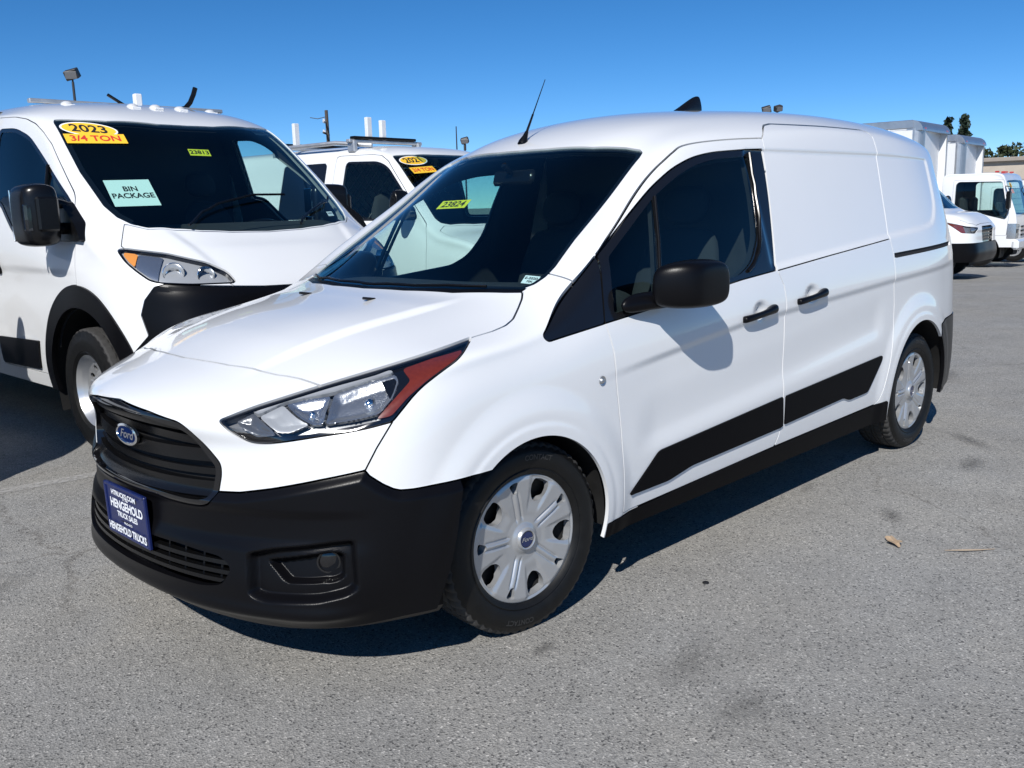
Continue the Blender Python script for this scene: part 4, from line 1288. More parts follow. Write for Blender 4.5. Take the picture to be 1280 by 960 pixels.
# ------------------------------------------------------------------ tall delivery van: body surface
def tall_surface(level=4):
    top = [
     [(.86,0,.985),(.855,.25,.985),(.825,.50,.988),(.745,.72,.995),(.62,.86,1.01)],
     [(.735,0,1.10),(.73,.25,1.10),(.70,.50,1.10),(.615,.72,1.105),(.46,.905,1.12)],
     [(.61,0,1.19),(.605,.25,1.19),(.565,.50,1.195),(.45,.725,1.215),(.28,.935,1.225)],
     [(.46,0,1.275),(.455,.25,1.276),(.42,.50,1.287),(.27,.745,1.325),(.11,.932,1.325)],
     [(.145,0,1.525),(.14,.25,1.525),(.095,.50,1.525),(.0,.735,1.53),(-.10,.895,1.52)],
     [(-.165,0,1.765),(-.17,.25,1.764),(-.21,.49,1.762),(-.295,.715,1.758),(-.37,.860,1.745)],
     [(-.46,0,1.985),(-.465,.24,1.984),(-.50,.47,1.982),(-.585,.68,1.975),(-.66,.820,1.950)],
     [(-.95,0,2.135),(-.955,.24,2.132),(-.97,.46,2.12),(-.99,.66,2.10),(-1.02,.810,2.045)],
     [(-1.7,0,2.185),(-1.7,.24,2.182),(-1.7,.46,2.17),(-1.7,.66,2.145),(-1.7,.815,2.075)],
     [(-3.0,0,2.195),(-3.0,.24,2.192),(-3.0,.46,2.18),(-3.0,.66,2.155),(-3.0,.815,2.08)],
     [(-4.2,0,2.19),(-4.2,.24,2.187),(-4.2,.46,2.175),(-4.2,.66,2.15),(-4.2,.81,2.075)],
     [(-4.5,0,2.14),(-4.5,.24,2.137),(-4.5,.46,2.125),(-4.5,.64,2.10),(-4.48,.78,2.03)]]
    side = [
     [None,(.635,.872,.90),(.645,.88,.78),(.645,.885,.66),(.645,.888,.52),(.635,.885,.38),(.60,.865,.26)],
     [None,(.46,.948,1.02),(.46,.968,.90),(.46,.978,.75),(.46,.982,.58),(.46,.978,.42),(.45,.95,.28)],
     [None,(.28,.975,1.12),(.28,.995,.99),(.28,1.002,.82),(.28,1.004,.62),(.28,1.0,.44),(.28,.975,.30)],
     [None,(.11,.980,1.22),(.11,1.005,1.07),(.11,1.012,.88),(.11,1.014,.66),(.11,1.01,.46),(.11,.985,.31)],
     [None,(-.10,.958,1.38),(-.10,1.010,1.16),(-.10,1.02,.94),(-.10,1.02,.70),(-.10,1.015,.48),(-.10,.99,.32)],
     [None,(-.37,.925,1.58),(-.37,1.012,1.24),(-.37,1.022,1.0),(-.37,1.022,.74),(-.37,1.016,.50),(-.37,.99,.33)],
     [None,(-.66,.890,1.76),(-.66,1.010,1.32),(-.66,1.022,1.04),(-.66,1.022,.76),(-.66,1.016,.51),(-.66,.99,.33)],
     [None,(-1.02,.875,1.90),(-1.02,1.008,1.38),(-1.02,1.022,1.06),(-1.02,1.022,.77),(-1.02,1.016,.51),(-1.02,.99,.33)],
     [None,(-1.7,.880,1.94),(-1.7,1.008,1.40),(-1.7,1.022,1.06),(-1.7,1.022,.77),(-1.7,1.016,.51),(-1.7,.99,.33)],
     [None,(-3.0,.880,1.94),(-3.0,1.008,1.40),(-3.0,1.022,1.06),(-3.0,1.022,.77),(-3.0,1.016,.51),(-3.0,.99,.33)],
     [None,(-4.2,.878,1.94),(-4.2,1.005,1.40),(-4.2,1.02,1.06),(-4.2,1.02,.77),(-4.2,1.014,.51),(-4.2,.99,.33)],
     [None,(-4.5,.84,1.92),(-4.52,.96,1.40),(-4.53,.98,1.06),(-4.53,.98,.77),(-4.53,.975,.51),(-4.52,.95,.36)]]
    front = [None,
     [(.895,0,.885),(.89,.25,.885),(.862,.50,.887),(.78,.725,.892)],
     [(.925,0,.77),(.92,.25,.77),(.89,.50,.772),(.80,.735,.776)],
     [(.938,0,.65),(.932,.25,.65),(.90,.50,.652),(.808,.74,.656)],
     [(.938,0,.51),(.932,.25,.51),(.90,.50,.512),(.808,.742,.516)],
     [(.925,0,.37),(.92,.25,.37),(.89,.50,.372),(.80,.738,.376)],
     [(.88,0,.26),(.875,.25,.26),(.845,.50,.26),(.755,.72,.26)]]
    rear = [None] + [[(x0, 0, z0), (x0, .24, z0), (x0, .5, z0), (x0 + .01, .75, z0)] for x0, z0 in ((-4.54, 1.92), (-4.57, 1.40), (-4.58, 1.06), (-4.58, .77), (-4.58, .51), (-4.56, .36))]
    V, F = box_cage(top, side, front, rear)
    for _ in range(level):
        V, F = cc_subdivide(V, F)
    return V, F

T_WS = [(.465, -.05), (.465, 0), (.452, .25), (.425, .43), (.375, .57), (.315, .69), (.25, .752), (.165, .795), (.06, .820), (-.20, .825), (-.42, .803), (-.63, .775), (-.655, .76), (-.645, .74), (-.574, .636), (-.50, .50), (-.425, .194), (-.418, 0), (-.418, -.05)]
T_HOOD = [(.90, -.05), (.90, .40), (.70, .62), (.55, .76), (.44, .86), (.357, .876), (.315, .850), (.26, .812), (.225, .785), (.26, .757), (.33, .695), (.39, .575), (.437, .43), (.463, .25), (.475, 0), (.475, -.05)]
T_HL = smooth_poly([diag(p) for p in [(.352, .90, 1.203), (.383, .862, 1.207), (.533, .695, 1.173), (.672, .534, 1.117), (.759, .464, 1.060), (.822, .445, 1.000), (.749, .682, 1.006), (.650, .815, 1.020), (.610, .849, 1.033), (.521, .882, 1.088), (.452, .899, 1.132)]], .03)
T_BUMP = [diag(p) for p in [(1.2, 0, .955), (.866, .308, .972), (.755, .685, 1.003), (.680, .80, 1.014), (.640, .842, 1.000), (.605, .89, .93), (.590, .911, .85), (.625, .896, .737), (.50, .97, .60), (.40, .99, .50), (.30, 1.0, .10), (1.2, 0, .10)]]
T_DOOR = smooth_poly([(.030, .42), (.034, 1.04), (.012, 1.256), (-.010, 1.34), (-.09, 1.49), (-.124, 1.528), (-.30, 1.672), (-.491, 1.824), (-.63, 1.905), (-.759, 1.965), (-.90, 2.005), (-1.07, 2.030), (-1.34, 2.045), (-1.40, 2.03), (-1.36, 1.3), (-1.36, .42)], .02)
T_WIN = smooth_poly([(.128, 1.249, .015), (.066, 1.344, .03), (-.16, 1.507), (-.478, 1.705, .05), (-.803, 1.892, .08), (-1.027, 1.955, .08), (-1.29, 1.968, .03), (-1.27, 1.50, .03), (-1.10, 1.475, .05), (-.861, 1.300, .08), (-.73, 1.252, .06)], .02)
T_CLAD = smooth_poly([(-.60, .63), (-.645, .445), (-1.30, .43), (-1.30, .61)], .012)
T_CLAD2 = smooth_poly([(-1.42, .61), (-1.42, .43), (-2.9, .43), (-2.9, .61)], .012)


def van_wheel(parent, loc, sgn, R=.372, w=.225, rim=.215, steer=0.0, holes=True, key='pm', cap='silver'):
    if key not in WHEEL:
        WHEEL[key] = tyre_mesh(R, w, rim, 120)
        def hf(r, a):
            t = r / rim
            return np.interp(t, [0, .2, .34, .40, .55, .80, .92, 1.0], [.060, .060, .052, .030, .022, .040, .070, .098])
        M = polar_disc(.03, rim - .001, 44, 240, hf)
        if holes:
            for q in range(12):
                a = q * math.pi / 6
                c = (rim * .66 * math.cos(a), rim * .66 * math.sin(a))
                M = region(M, [('wheel', [(c[0] + .017 * math.cos(t), c[1] + .017 * math.sin(t)) for t in np.linspace(0, 2 * math.pi, 14, endpoint=False)], -1)], 0)
        V, N, T = panel_arrays(M, .012)
        WHEEL[key + 'd'] = mesh_np('disc', V, T, cap, N)
        mb = MB(); mb.lathe([(.0, .0), (rim * .9, .0), (rim, .02), (rim, -.09)], 36)
        WHEEL[key + 'r'] = mb
    wv = WHEEL[key + 'r'].build('wheel', 'liner', parent, loc, (0, 0, steer + (0 if sgn > 0 else math.pi)))
    obj('tyre', WHEEL[key], wv)
    obj('disc', WHEEL[key + 'd'], wv)
    mb = MB(); mb.lathe([(.0005, .085), (.03, .083), (.038, .06), (.05, .055)], 20); mb.build('hub', 'silver', wv)
    for q in range(8):
        a = q * math.pi / 4
        mb = MB(); mb.lathe([(.0005, .078), (.010, .076), (.012, .05)], 8, 'y', (.072 * math.cos(a), 0, .072 * math.sin(a))); mb.build('wheel_nut', 'silver', wv)
    return wv


def arch_liner(root, xx, ss, r, y0, y1, zc=.37):
    mb = MB()
    cs = [(r * math.cos(t), r * math.sin(t)) for t in np.linspace(-.35, math.pi + .35, 28)]
    Vw = [(xx + a, ss * y0, zc + b) for a, b in cs] + [(xx + a, ss * y1, zc + b) for a, b in cs]
    mb.add(Vw, [(k, k + 1, k + 29, k + 28) for k in range(27)] + [tuple(range(28, 56))], True)
    return mb.build('wheel_housing', 'liner', root)


def decal(parent, name, c4, material, tmat, lines, off=.004, shape='rect', sx=1.0, rim=None):
    """flat printed sheet: corners lower-left, lower-right, upper-right, upper-left as read"""
    c4 = [np.array(c, float) for c in c4]
    ux = ((c4[1] - c4[0]) + (c4[2] - c4[3])) / 2; uy = ((c4[3] - c4[0]) + (c4[2] - c4[1])) / 2
    o0 = sum(c4) / 4
    nrm = np.cross(ux, uy); nrm /= np.linalg.norm(nrm)
    at = lambda a, b, h: o0 + ux * a + uy * b + nrm * h
    def sheet(nm, poly, m_, h):
        mb = MB(); n = len(poly)
        mb.add([at(a, b, h) for a, b in poly] + [at(a, b, h - .0008) for a, b in poly], [list(range(n)), list(range(n, 2 * n))[::-1]] + [((i + 1) % n, i, i + n, (i + 1) % n + n) for i in range(n)])
        return mb.build(nm, m_, parent)
    rect = [(-.5, -.5), (.5, -.5), (.5, .5), (-.5, .5)]
    ell = [(.5 * math.cos(t), .5 * math.sin(t)) for t in np.linspace(0, 2 * math.pi, 40, endpoint=False)]
    if rim:
        sheet(name + '_rim', [(a * 1.07, b * 1.14) for a, b in (ell if shape == 'oval' else rect)], rim, off - .001)
    o = sheet(name, ell if shape == 'oval' else rect, material, off)
    lx, ly = np.linalg.norm(ux), np.linalg.norm(uy)
    for tx, vv, sz in lines:
        V_, F_ = text_arrays(tx, sz * ly, 0, bold=sz * ly * .025, sx=sx)
        P = o0 + np.outer(V_[:, 0], ux / lx) + np.outer(V_[:, 1] + vv * ly, uy / ly) + nrm * (off + .0012)
        mb = MB(); mb.add(P, F_); mb.build(name + '_print', tmat, parent, fix=False)
    return o


def tall_van():
    root = empty('delivery_van', (-1.00987, -2.752726, 0), 1.59648)
    tag(root, 'tall white delivery van with black front and 2023 sticker on its windshield', 'van')
    V, F = tall_surface(4)
    T = tri(F); N = vnormals(V, T)
    if (N[:, 2] * (V[:, 2] > 2.0)).sum() < 0:
        T = T[:, ::-1]; N = -N
    x, z, ay = V[:, 0], V[:, 2], np.abs(V[:, 1])
    V = V.copy()
    V[:, 1] += np.sign(V[:, 1]) * (ay > .7) * (-.008 * smoothstep((1.085 - z) / .03) * smoothstep((z - .80) / .2) * smoothstep((-x + .1) / .3))
    hb = np.interp(x, [.25, .8], [.60, .45])
    V[:, 2] += .014 * smoothstep((ay - hb) / .07) * smoothstep((.86 - x) / .2) * smoothstep((x - .30) / .15) * (z > .98)
    N = vnormals(V, T)
    H = half((V, N, T))
    el = lambda cx, cz, rx, rz: (lambda P: (np.hypot((P[:, 0] - cx) / rx, (P[:, 2] - cz) / rz) - 1) * min(rx, rz))
    A_in, A_out = el(.03, .37, .475, .50), el(.03, .37, .565, .630)
    B_in, B_out = el(-3.45, .37, .46, .48), el(-3.45, .37, .55, .57)
    nose = cf(H, lambda P: .15 - P[:, 0])
    def side_d(P, poly, y0=.5):
        return np.where(P[:, 1] > y0, sdf_poly(P[:, [0, 2]], poly), 1.0)
    wsd = lambda P: np.where(P[:, 2] > 1.1, sdf_poly(PR['atop'](P), T_WS), 1.0)
    hdd = lambda P: np.where(P[:, 2] > .985, sdf_poly(PR['atop'](P), T_HOOD), 1.0)
    hld = lambda P: np.where((P[:, 0] > .2) & (P[:, 1] > .38), sdf_poly(PR['diag'](P), T_HL), 1.0)
    bpd = lambda P: np.where(P[:, 0] > .15, sdf_poly(PR['diag'](P), T_BUMP), 1.0)
    ws = region(H, [(None, wsd, 1)], 0)
    wsh = panel('windshield', ws, 'glass_ws', root, 0, -.004, centre=True)
    panel('windshield_border', region(ws, [(None, lambda P: np.minimum(wsd(P) + .030, np.where(P[:, 0] > .2, .335 - P[:, 0] - .35 * np.clip(np.abs(P[:, 1]) - .2, 0, 1) ** 2 - .0, 1)), -1)], 0), 'gloss_black', wsh, 0, -.007, centre=True)
    panel('hood', region(nose, [(None, hdd, 1), (None, hld, -1), (None, bpd, -1)]), 'paint', root, .014, centre=True)
    lens = region(nose, [(None, hld, 1)])
    for s in (1, -1):
        m = np.array([1, s, 1]); fl = (lambda t: t) if s > 0 else (lambda t: t[:, ::-1])
        def put(nm, M, mt, par, dep, off):
            V_, N_, T_ = panel_arrays(M, dep, off)
            return obj(nm, mesh_np(nm, V_ * m, fl(T_), mt, N_ * m), par)
        h = put('headlight', lens, 'lens', root, 0, -.001)
        put('housing', lens, 'lamp_pale', h, 0, -.026)
        put('lens_frame', region(lens, [(None, lambda P: hld(P) + .007, -1)], 0), 'gloss_black', h, .025, -.003)
        ad = lambda P: np.maximum(PR['diag'](P)[:, 0] * -1 + .265, PR['diag'](P)[:, 0] - .345)
        put('amber_reflector', region(lens, [(None, lambda P: np.maximum(ad(P), hld(P) + .014), 1)], 0), 'amber_light', h, .01, -.012)
        put('chrome_brow', region(lens, [(None, lambda P: np.maximum(np.maximum(.13 - PR['diag'](P)[:, 0], PR['diag'](P)[:, 0] - .262), hld(P) + .014), 1)], 0), 'chrome_soft', h, .01, -.016)
        for u0, z0, r in ((.06, 1.085, .055), (-.10, 1.065, .045)):
            q = PR['diag'](lens[0]); i = int(np.argmin(np.hypot(q[:, 0] - u0, q[:, 1] - z0)))
            mb = MB(); mb.lathe([(.002, -.02), (r * .5, -.012), (r * .85, .004), (r, .022), (r * 1.06, .020), (r * 1.06, -.01)], 24, 'x')
            mb.build('reflector_bowl', 'chrome', h, (lens[0][i] - lens[1][i] * .024) * m, (0, 0, math.atan2(lens[1][i][1] * s, lens[1][i][0])))
    bp = region(nose, [(None, bpd, 1), (None, lambda P: A_out(P), -1)])
    panel('front_bumper', bp, 'plastic', root, .02, centre=True)
    # the black trim around the wheel openings
    sdm = cf(H, lambda P: .75 - P[:, 1])
    panel('arch_flare', region(cf(sdm, lambda P: -.9 - P[:, 0]), [(None, A_out, 1), (None, A_in, -1)], 0), 'plastic', root, .03, .012, both=True)
    panel('arch_flare', region(cf(sdm, lambda P: P[:, 0] + 2.5), [(None, B_out, 1), (None, B_in, -1)], 0), 'plastic', root, .03, .012, both=True)
    door = region(sdm, [('side', T_DOOR, 1), ('side', T_WIN, -1), (None, A_out, -1)])
    dl, dr = panel('front_door', door, 'paint', root, .015, both=True)
    mm = [1, -1, 1]
    win = region(cf(H, lambda P: .5 - P[:, 1]), [('side', T_WIN, 1)], 0)
    for nm, M, mt, dep, off in (('window_pane', win, 'glass_side', 0, -.006), ('window_frame', region(win, [(None, lambda P: sdf_poly(P[:, [0, 2]], T_WIN) + .022, -1)], 0), 'gloss_black', .01, -.002)):
        V_, N_, T_ = panel_arrays(M, dep, off)
        for s, par in ((1, dl), (-1, dr)):
            m = np.array([1, s, 1]); obj(nm, mesh_np(nm, V_ * m, T_ if s > 0 else T_[:, ::-1], mt, N_ * m), par)
    for s, par in ((1, dl), (-1, dr)):
        mb = MB(); mb.tube([(-.46, .905 * s, 1.70), (-.45, .955 * s, 1.46), (-.44, 1.008 * s, 1.26)], .011, 8); mb.build('division_bar', 'plastic', par)
        mb = MB(); mb.box((-1.18, 1.024 * s, 1.13), (.10, .03, .20), .012); mb.build('door_handle', 'plastic', par)
    for pl in (T_CLAD, T_CLAD2):
        panel('side_cladding', region(sdm, [('side', pl, 1)], 0), 'plastic', root, .02, .012, both=True)
    sh = region(H, [(None, wsd, -1), (None, hdd, -1), (None, hld, -1), (None, bpd, -1), (None, lambda P: side_d(P, T_DOOR), -1), (None, lambda P: side_d(P, T_WIN), -1), (None, A_in, -1), (None, B_in, -1)])
    panel('body_shell', sh, 'paint', root, .012, centre=True)
    # fender seam
    for s in (1, -1):
        van_wheel(root, (0, .885 * s, .372), s); van_wheel(root, (-3.45, .885 * s, .372), s)
        arch_liner(root, .03, s, .505, .99, .55); arch_liner(root, -3.45, s, .49, .99, .55)
        # twin-lens mirror on a black foot (the far one is folded back)

        ring = lambda yy, x0, x1, z0, z1: [(x0, yy * s, z0 + .03), (x0 + .03, yy * s, z0), (x1 - .03, yy * s, z0), (x1, yy * s, z0 + .03), (x1, yy * s, z1 - .03), (x1 - .03, yy * s, z1), (x0 + .03, yy * s, z1), (x0, yy * s, z1 - .03)]
        mi = soft_loft('door_mirror', [ring(1.055, -.20, .02, 1.26, 1.53), ring(1.07, -.23, .05, 1.23, 1.57), ring(1.15, -.24, .06, 1.22, 1.58), ring(1.225, -.22, .03, 1.23, 1.565), ring(1.245, -.19, -.02, 1.27, 1.53)], 'plastic_smooth', root, 2)
        mb = MB(); mb.box((-.235, 1.15 * s, 1.46), (.012, .15, .17), .003); mb.box((-.235, 1.15 * s, 1.30), (.012, .15, .09), .003); mb.build('mirror_glass', 'chrome', mi)
        mb = MB(); mb.box((.015, 1.225 * s, 1.385), (.045, .045, .16), .012); mb.build('turn_lens', 'lens', mi)
        mb = MB(); mb.box((.045, 1.13 * s, 1.405), (.045, .12, .19), .012); mb.build('mirror_cover', 'plastic_smooth', mi)
        mb = MB(); mb.prism(smooth_poly([(.13, 1.25), (.07, 1.35), (-.10, 1.475), (-.19, 1.47), (-.21, 1.25)], .02), 'y', s * .93, s * 1.005); mb.build('mirror_foot', 'plastic_smooth', mi)
        mb = MB(); mb.tube([(-.10, .99 * s, 1.32), (-.10, 1.10 * s, 1.33)], .035, 10); mb.tube([(-.10, .97 * s, 1.45), (-.10, 1.10 * s, 1.49)], .028, 10); mb.build('mirror_arm', 'plastic_smooth', mi)
        if s > 0:
            Rm = Matrix.Translation((-.10, 1.02, 0)) @ Matrix.Translation((-.02, -.10, 0)) @ Matrix.Rotation(math.radians(74), 4, 'Z') @ Matrix.Translation((.10, -1.02, 0))
            mi.matrix_local = Rm
    for px, py, pz in ((-1.03, .52, 2.115), (-.82, .17, 2.10), (-.80, -.02, 2.10), (-.82, -.17, 2.10), (-1.03, -.52, 2.115)):
        mb = MB(); mb.lathe([(.042, -.012), (.040, .008), (.032, .020), (.018, .028), (.0005, .030)], 16, 'z'); mb.build('clearance_lamp', 'frost', root, (px, py, pz))
        mb = MB(); mb.box((0, 0, -.004), (.13, .07, .018), .006); mb.build('lamp_base', 'box_white', root, (px, py, pz))
    mb = MB(); mb.box((-1.75, 0, .36), (5.3, 1.6, .12), .02); mb.build('underbody', 'dark', root)
    # bits of a roof rack
    mb = MB(); mb.box((-1.6, .2, 2.20), (.05, 1.5, .03), .006); rk = mb.build('roof_rack', 'galv', root)
    mb = MB(); mb.tube([(-1.6, .02, 2.275), (-1.6, .15, 2.20)], .012, 6); mb.build('rack_lever', 'plastic_smooth', rk)
    mb = MB(); mb.box((-1.6, .248, 2.245), (.05, .055, .10), .006); mb.build('ladder_stop', 'box_white', rk)
    mb = MB(); mb.tube([(-1.6, .735, 2.372), (-1.6, .715, 2.32), (-1.6, .68, 2.255), (-1.6, .635, 2.21), (-1.6, .58, 2.195), (-1.6, .48, 2.195)], .020, 8); mb.build('ladder_hook', 'plastic_smooth', rk)
    # cabin
    cab = region(cf(H, lambda P: P[:, 0] - .46, lambda P: -1.45 - P[:, 0], lambda P: .6 - P[:, 2]), [(None, lambda P: wsd(P), -1), (None, lambda P: side_d(P, T_WIN), -1), (None, A_in, -1)], -.006)
    lin = panel('cabin_lining', cab, 'trim', root, 0, -.04, centre=True)
    pil = region(cf(H, lambda P: P[:, 0] - .25, lambda P: -.70 - P[:, 0], lambda P: 1.30 - P[:, 2], lambda P: .60 - P[:, 1]), [(None, wsd, -1), (None, lambda P: side_d(P, T_WIN), -1)], -.03)
    panel('pillar_trim', pil, 'pillar_trim', lin, 0, -.036, both=True)
    mb = MB(); mb.box((-1.50, 0, 1.25), (.03, 1.85, 1.7), .01); mb.build('bulkhead', 'trim', lin)
    soft_loft('dashboard', [[(.40, yy, .85), (-.35, yy, .85), (-.40, yy, 1.05), (-.36, yy, 1.25), (-.20, yy, 1.33), (.02, yy, 1.32), (.25, yy, 1.26), (.40, yy, 1.20)] for yy in (-.88, -.7, -.3, 0, .3, .7, .88)], 'trim', lin, 2)
    for yy in (.48, -.48):
        soft_loft('seat_back', [[(-.95, yy - .24, .8), (-.95, yy + .24, .8), (-1.10, yy + .24, .8), (-1.10, yy - .24, .8)], [(-1.02, yy - .26, 1.2), (-1.02, yy + .26, 1.2), (-1.17, yy + .26, 1.2), (-1.17, yy - .26, 1.2)], [(-1.10, yy - .2, 1.5), (-1.10, yy + .2, 1.5), (-1.22, yy + .2, 1.5), (-1.22, yy - .2, 1.5)]], 'seat', lin, 2)
        soft_loft('headrest', [[(-1.12, yy - .11, 1.50), (-1.12, yy + .11, 1.50), (-1.22, yy + .11, 1.50), (-1.22, yy - .11, 1.50)], [(-1.13, yy - .14, 1.6), (-1.13, yy + .14, 1.6), (-1.25, yy + .14, 1.6), (-1.25, yy - .14, 1.6)], [(-1.16, yy - .11, 1.7), (-1.16, yy + .11, 1.7), (-1.26, yy + .11, 1.7), (-1.26, yy - .11, 1.7)]], 'seat', lin, 2)
    cw = Vector((-.50, .48, 1.22)); u_ = Vector((0, 1, 0)); v_ = Vector((.85, 0, .52))
    mb = MB(); mb.tube([tuple(cw + .2 * (math.cos(t) * u_ + math.sin(t) * v_)) for t in np.linspace(0, 2 * math.pi, 33)], .016, 8, False)
    for t in (0, math.pi, -math.pi / 2): mb.tube([tuple(cw), tuple(cw + .19 * (math.cos(t) * u_ + math.sin(t) * v_))], .014, 6)
    mb.build('steering_wheel', 'plastic_smooth', lin)
    # wipers
    for pts in ([(.42, -.50), (.30, -.30), (.22, .05), (.20, .30)], [(.44, .25), (.33, .40), (.20, .62), (.10, .72)]):
        mb = MB(); pp = []
        for px, py in catmull(pts, 4):
            d = np.hypot(ws[0][:, 0] - px, ws[0][:, 1] - abs(py)); q = ws[0][int(np.argmin(d))]; pp.append((px + .012, py, q[2] + .022))
        mb.tube(pp, .008, 6); mb.build('wiper', 'plastic_smooth', root)
    # windshield stickers
    decal(wsh, 'year_sticker', [(-.345, -.835, 1.858), (-.300, -.545, 1.852), (-.535, -.452, 1.962), (-.585, -.745, 1.972)][:0] or [(-.492, -.768, 1.885), (-.338, -.500, 1.862), (-.434, -.500, 1.942), (-.590, -.768, 1.965)], 'sticker_yellow', 'print_black', [('2023', 0, .82)], .006, 'oval', 1.05, 'print_white')
    decal(wsh, 'ton_sticker', [(-.417, -.795, 1.821), (-.275, -.477, 1.821), (-.345, -.475, 1.879), (-.495, -.780, 1.884)], 'sticker_yellow', 'print_red', [('3/4 TON', 0, .82)], .006, 'rect', .98)
    decal(wsh, 'bin_sign', [(.093, -.763, 1.448), (.184, -.535, 1.452), (-.014, -.496, 1.607), (-.105, -.743, 1.606)], 'paper', 'print_black', [('BIN', .14, .26), ('PACKAGE', -.12, .26)], -.014, 'rect', .80)
    decal(wsh, 'stock_sticker', [(-.164, -.125, 1.765), (-.161, .019, 1.763), (-.213, .029, 1.806), (-.215, -.116, 1.808)], 'sticker_lime', 'print_black', [('23813', 0, .8)], -.014, 'rect', 1.0)
    decal(wsh, 'lot_sticker', [(.295, .588, 1.358), (.273, .650, 1.357), (.223, .662, 1.389), (.254, .600, 1.385)], 'print_white', 'print_black', [('E-2023', .1, .35)], -.012)
    return root


mat('frost', (.55, .56, .57), .35, 0, .3)

mat('pillar_trim', (.42, .43, .42), .8)
tall_van()

# ------------------------------------------------------------------ older full-size van and a nose-only twin further down the row
def old_surface(level=3, dz=0.0, roof=0.0):
    r = roof
    top = [
     [(.84,0,.98),(.84,.28,.98),(.825,.55,.98),(.79,.76,.98),(.70,.89,.985)],
     [(.66,0,1.08+dz),(.66,.28,1.08+dz),(.65,.55,1.078+dz),(.61,.76,1.07+dz),(.54,.925,1.06+dz*.8)],
     [(.46,0,1.15+dz),(.46,.28,1.15+dz),(.445,.55,1.147+dz),(.40,.75,1.138+dz),(.30,.935,1.12+dz*.9)],
     [(.26,0,1.215+dz),(.255,.28,1.215+dz),(.22,.52,1.217+dz),(.14,.73,1.22+dz),(.05,.90,1.20+dz)],
     [(.0,0,1.45+dz),(-.005,.27,1.45+dz),(-.04,.51,1.448+dz),(-.11,.715,1.44+dz),(-.17,.855,1.42+dz)],
     [(-.25,0,1.67+r*.3),(-.255,.26,1.67+r*.3),(-.285,.50,1.665+r*.3),(-.36,.70,1.655+r*.3),(-.41,.815,1.635+r*.3)],
     [(-.50,0,1.885+r*.6),(-.505,.26,1.884+r*.6),(-.535,.48,1.88+r*.6),(-.60,.67,1.868+r*.6),(-.66,.775,1.84+r*.6)],
     [(-.95,0,2.00+r),(-.95,.26,1.998+r),(-.96,.47,1.99+r),(-.98,.64,1.97+r),(-1.0,.755,1.915+r)],
     [(-1.8,0,2.03+r),(-1.8,.26,2.028+r),(-1.8,.47,2.018+r),(-1.8,.64,1.995+r),(-1.8,.76,1.935+r)],
     [(-3.0,0,2.03+r),(-3.0,.26,2.028+r),(-3.0,.47,2.018+r),(-3.0,.64,1.995+r),(-3.0,.76,1.935+r)],
     [(-4.3,0,2.02+r),(-4.3,.26,2.018+r),(-4.3,.47,2.01+r),(-4.3,.64,1.985+r),(-4.3,.755,1.925+r)],
     [(-4.7,0,1.97+r),(-4.7,.26,1.968+r),(-4.7,.47,1.96+r),(-4.7,.62,1.935+r),(-4.68,.73,1.88+r)]]
    K = [(0.70,[(.905,.90),(.915,.82),(.915,.72),(.91,.60),(.90,.48),(.88,.36)]), (.54,[(.95,.99),(.97,.90),(.98,.78),(.98,.64),(.97,.50),(.95,.36)]), (.30,[(.962,1.05),(.98,.95),(.985,.82),(.985,.66),(.975,.50),(.95,.36)]),
         (.05,[(.945,1.12),(.97,1.02),(.985,.86),(.985,.68),(.975,.50),(.95,.36)]), (-.17,[(.905,1.30),(.955,1.16),(.985,.95),(.988,.72),(.978,.52),(.95,.36)]), (-.41,[(.875,1.46),(.95,1.22),(.985,.98),(.99,.74),(.98,.52),(.95,.36)]),
         (-.66,[(.845,1.62),(.95,1.26),(.985,1.0),(.99,.75),(.98,.52),(.95,.36)]), (-1.0,[(.835,1.70),(.95,1.28),(.985,1.0),(.99,.75),(.98,.52),(.95,.36)])] + [(xx,[(.838,1.72),(.95,1.28),(.985,1.0),(.99,.75),(.98,.52),(.95,.36)]) for xx in (-1.8,-3.0,-4.3)] + [(-4.70,[(.81,1.68),(.91,1.27),(.94,1.0),(.945,.75),(.94,.52),(.92,.38)])]
    side = [[None] + [(xx, y, z + (dz if z > 1.1 and xx > -.3 else 0)) for y, z in rows] for xx, rows in K]
    front = [None] + [[(fx, 0, fz), (fx, .28, fz), (fx - .015, .55, fz), (fx - .055, .77, fz)] for fx, fz in ((.86, .90), (.865, .82), (.87, .72), (.89, .60), (.90, .48), (.86, .36))]
    rear = [None] + [[(-4.74, 0, fz), (-4.74, .25, fz), (-4.735, .5, fz), (-4.725, .72, fz)] for fz in (1.68, 1.27, 1.0, .75, .52, .38)]
    V, F = box_cage(top, side, front, rear)
    for _ in range(level):
        V, F = cc_subdivide(V, F)
    return V, F


O_WS = [(.255, -.05), (.255, 0), (.245, .28), (.205, .52), (.12, .74), (.06, .80), (.0, .812), (-.30, .765), (-.60, .715), (-.63, .70), (-.62, .66), (-.55, .48), (-.52, .26), (-.515, 0), (-.515, -.05)]
O_WIN = smooth_poly([(-.13, 1.28), (-.17, 1.36), (-.60, 1.775, .08), (-.74, 1.83, .08), (-1.19, 1.845), (-1.18, 1.28)], .05)
O_WIN2 = smooth_poly([(-1.46, 1.30), (-1.47, 1.845), (-2.15, 1.845), (-2.15, 1.30)], .04)
O_DOOR = smooth_poly([(.03, .45), (.03, 1.05), (-.02, 1.24), (-.62, 1.83), (-.72, 1.885), (-.85, 1.90), (-1.34, 1.908), (-1.34, .45)], .02)
O_HOOD = [(.80, -.05), (.80, .60), (.72, .80), (.60, .90), (.30, .915), (.12, .88), (.10, .80), (.14, .745), (.225, .53), (.265, .28), (.275, 0), (.275, -.05)]
O_GR = smooth_poly([(-.1, .955), (.62, .955), (.62, .78), (-.1, .78)], .02)
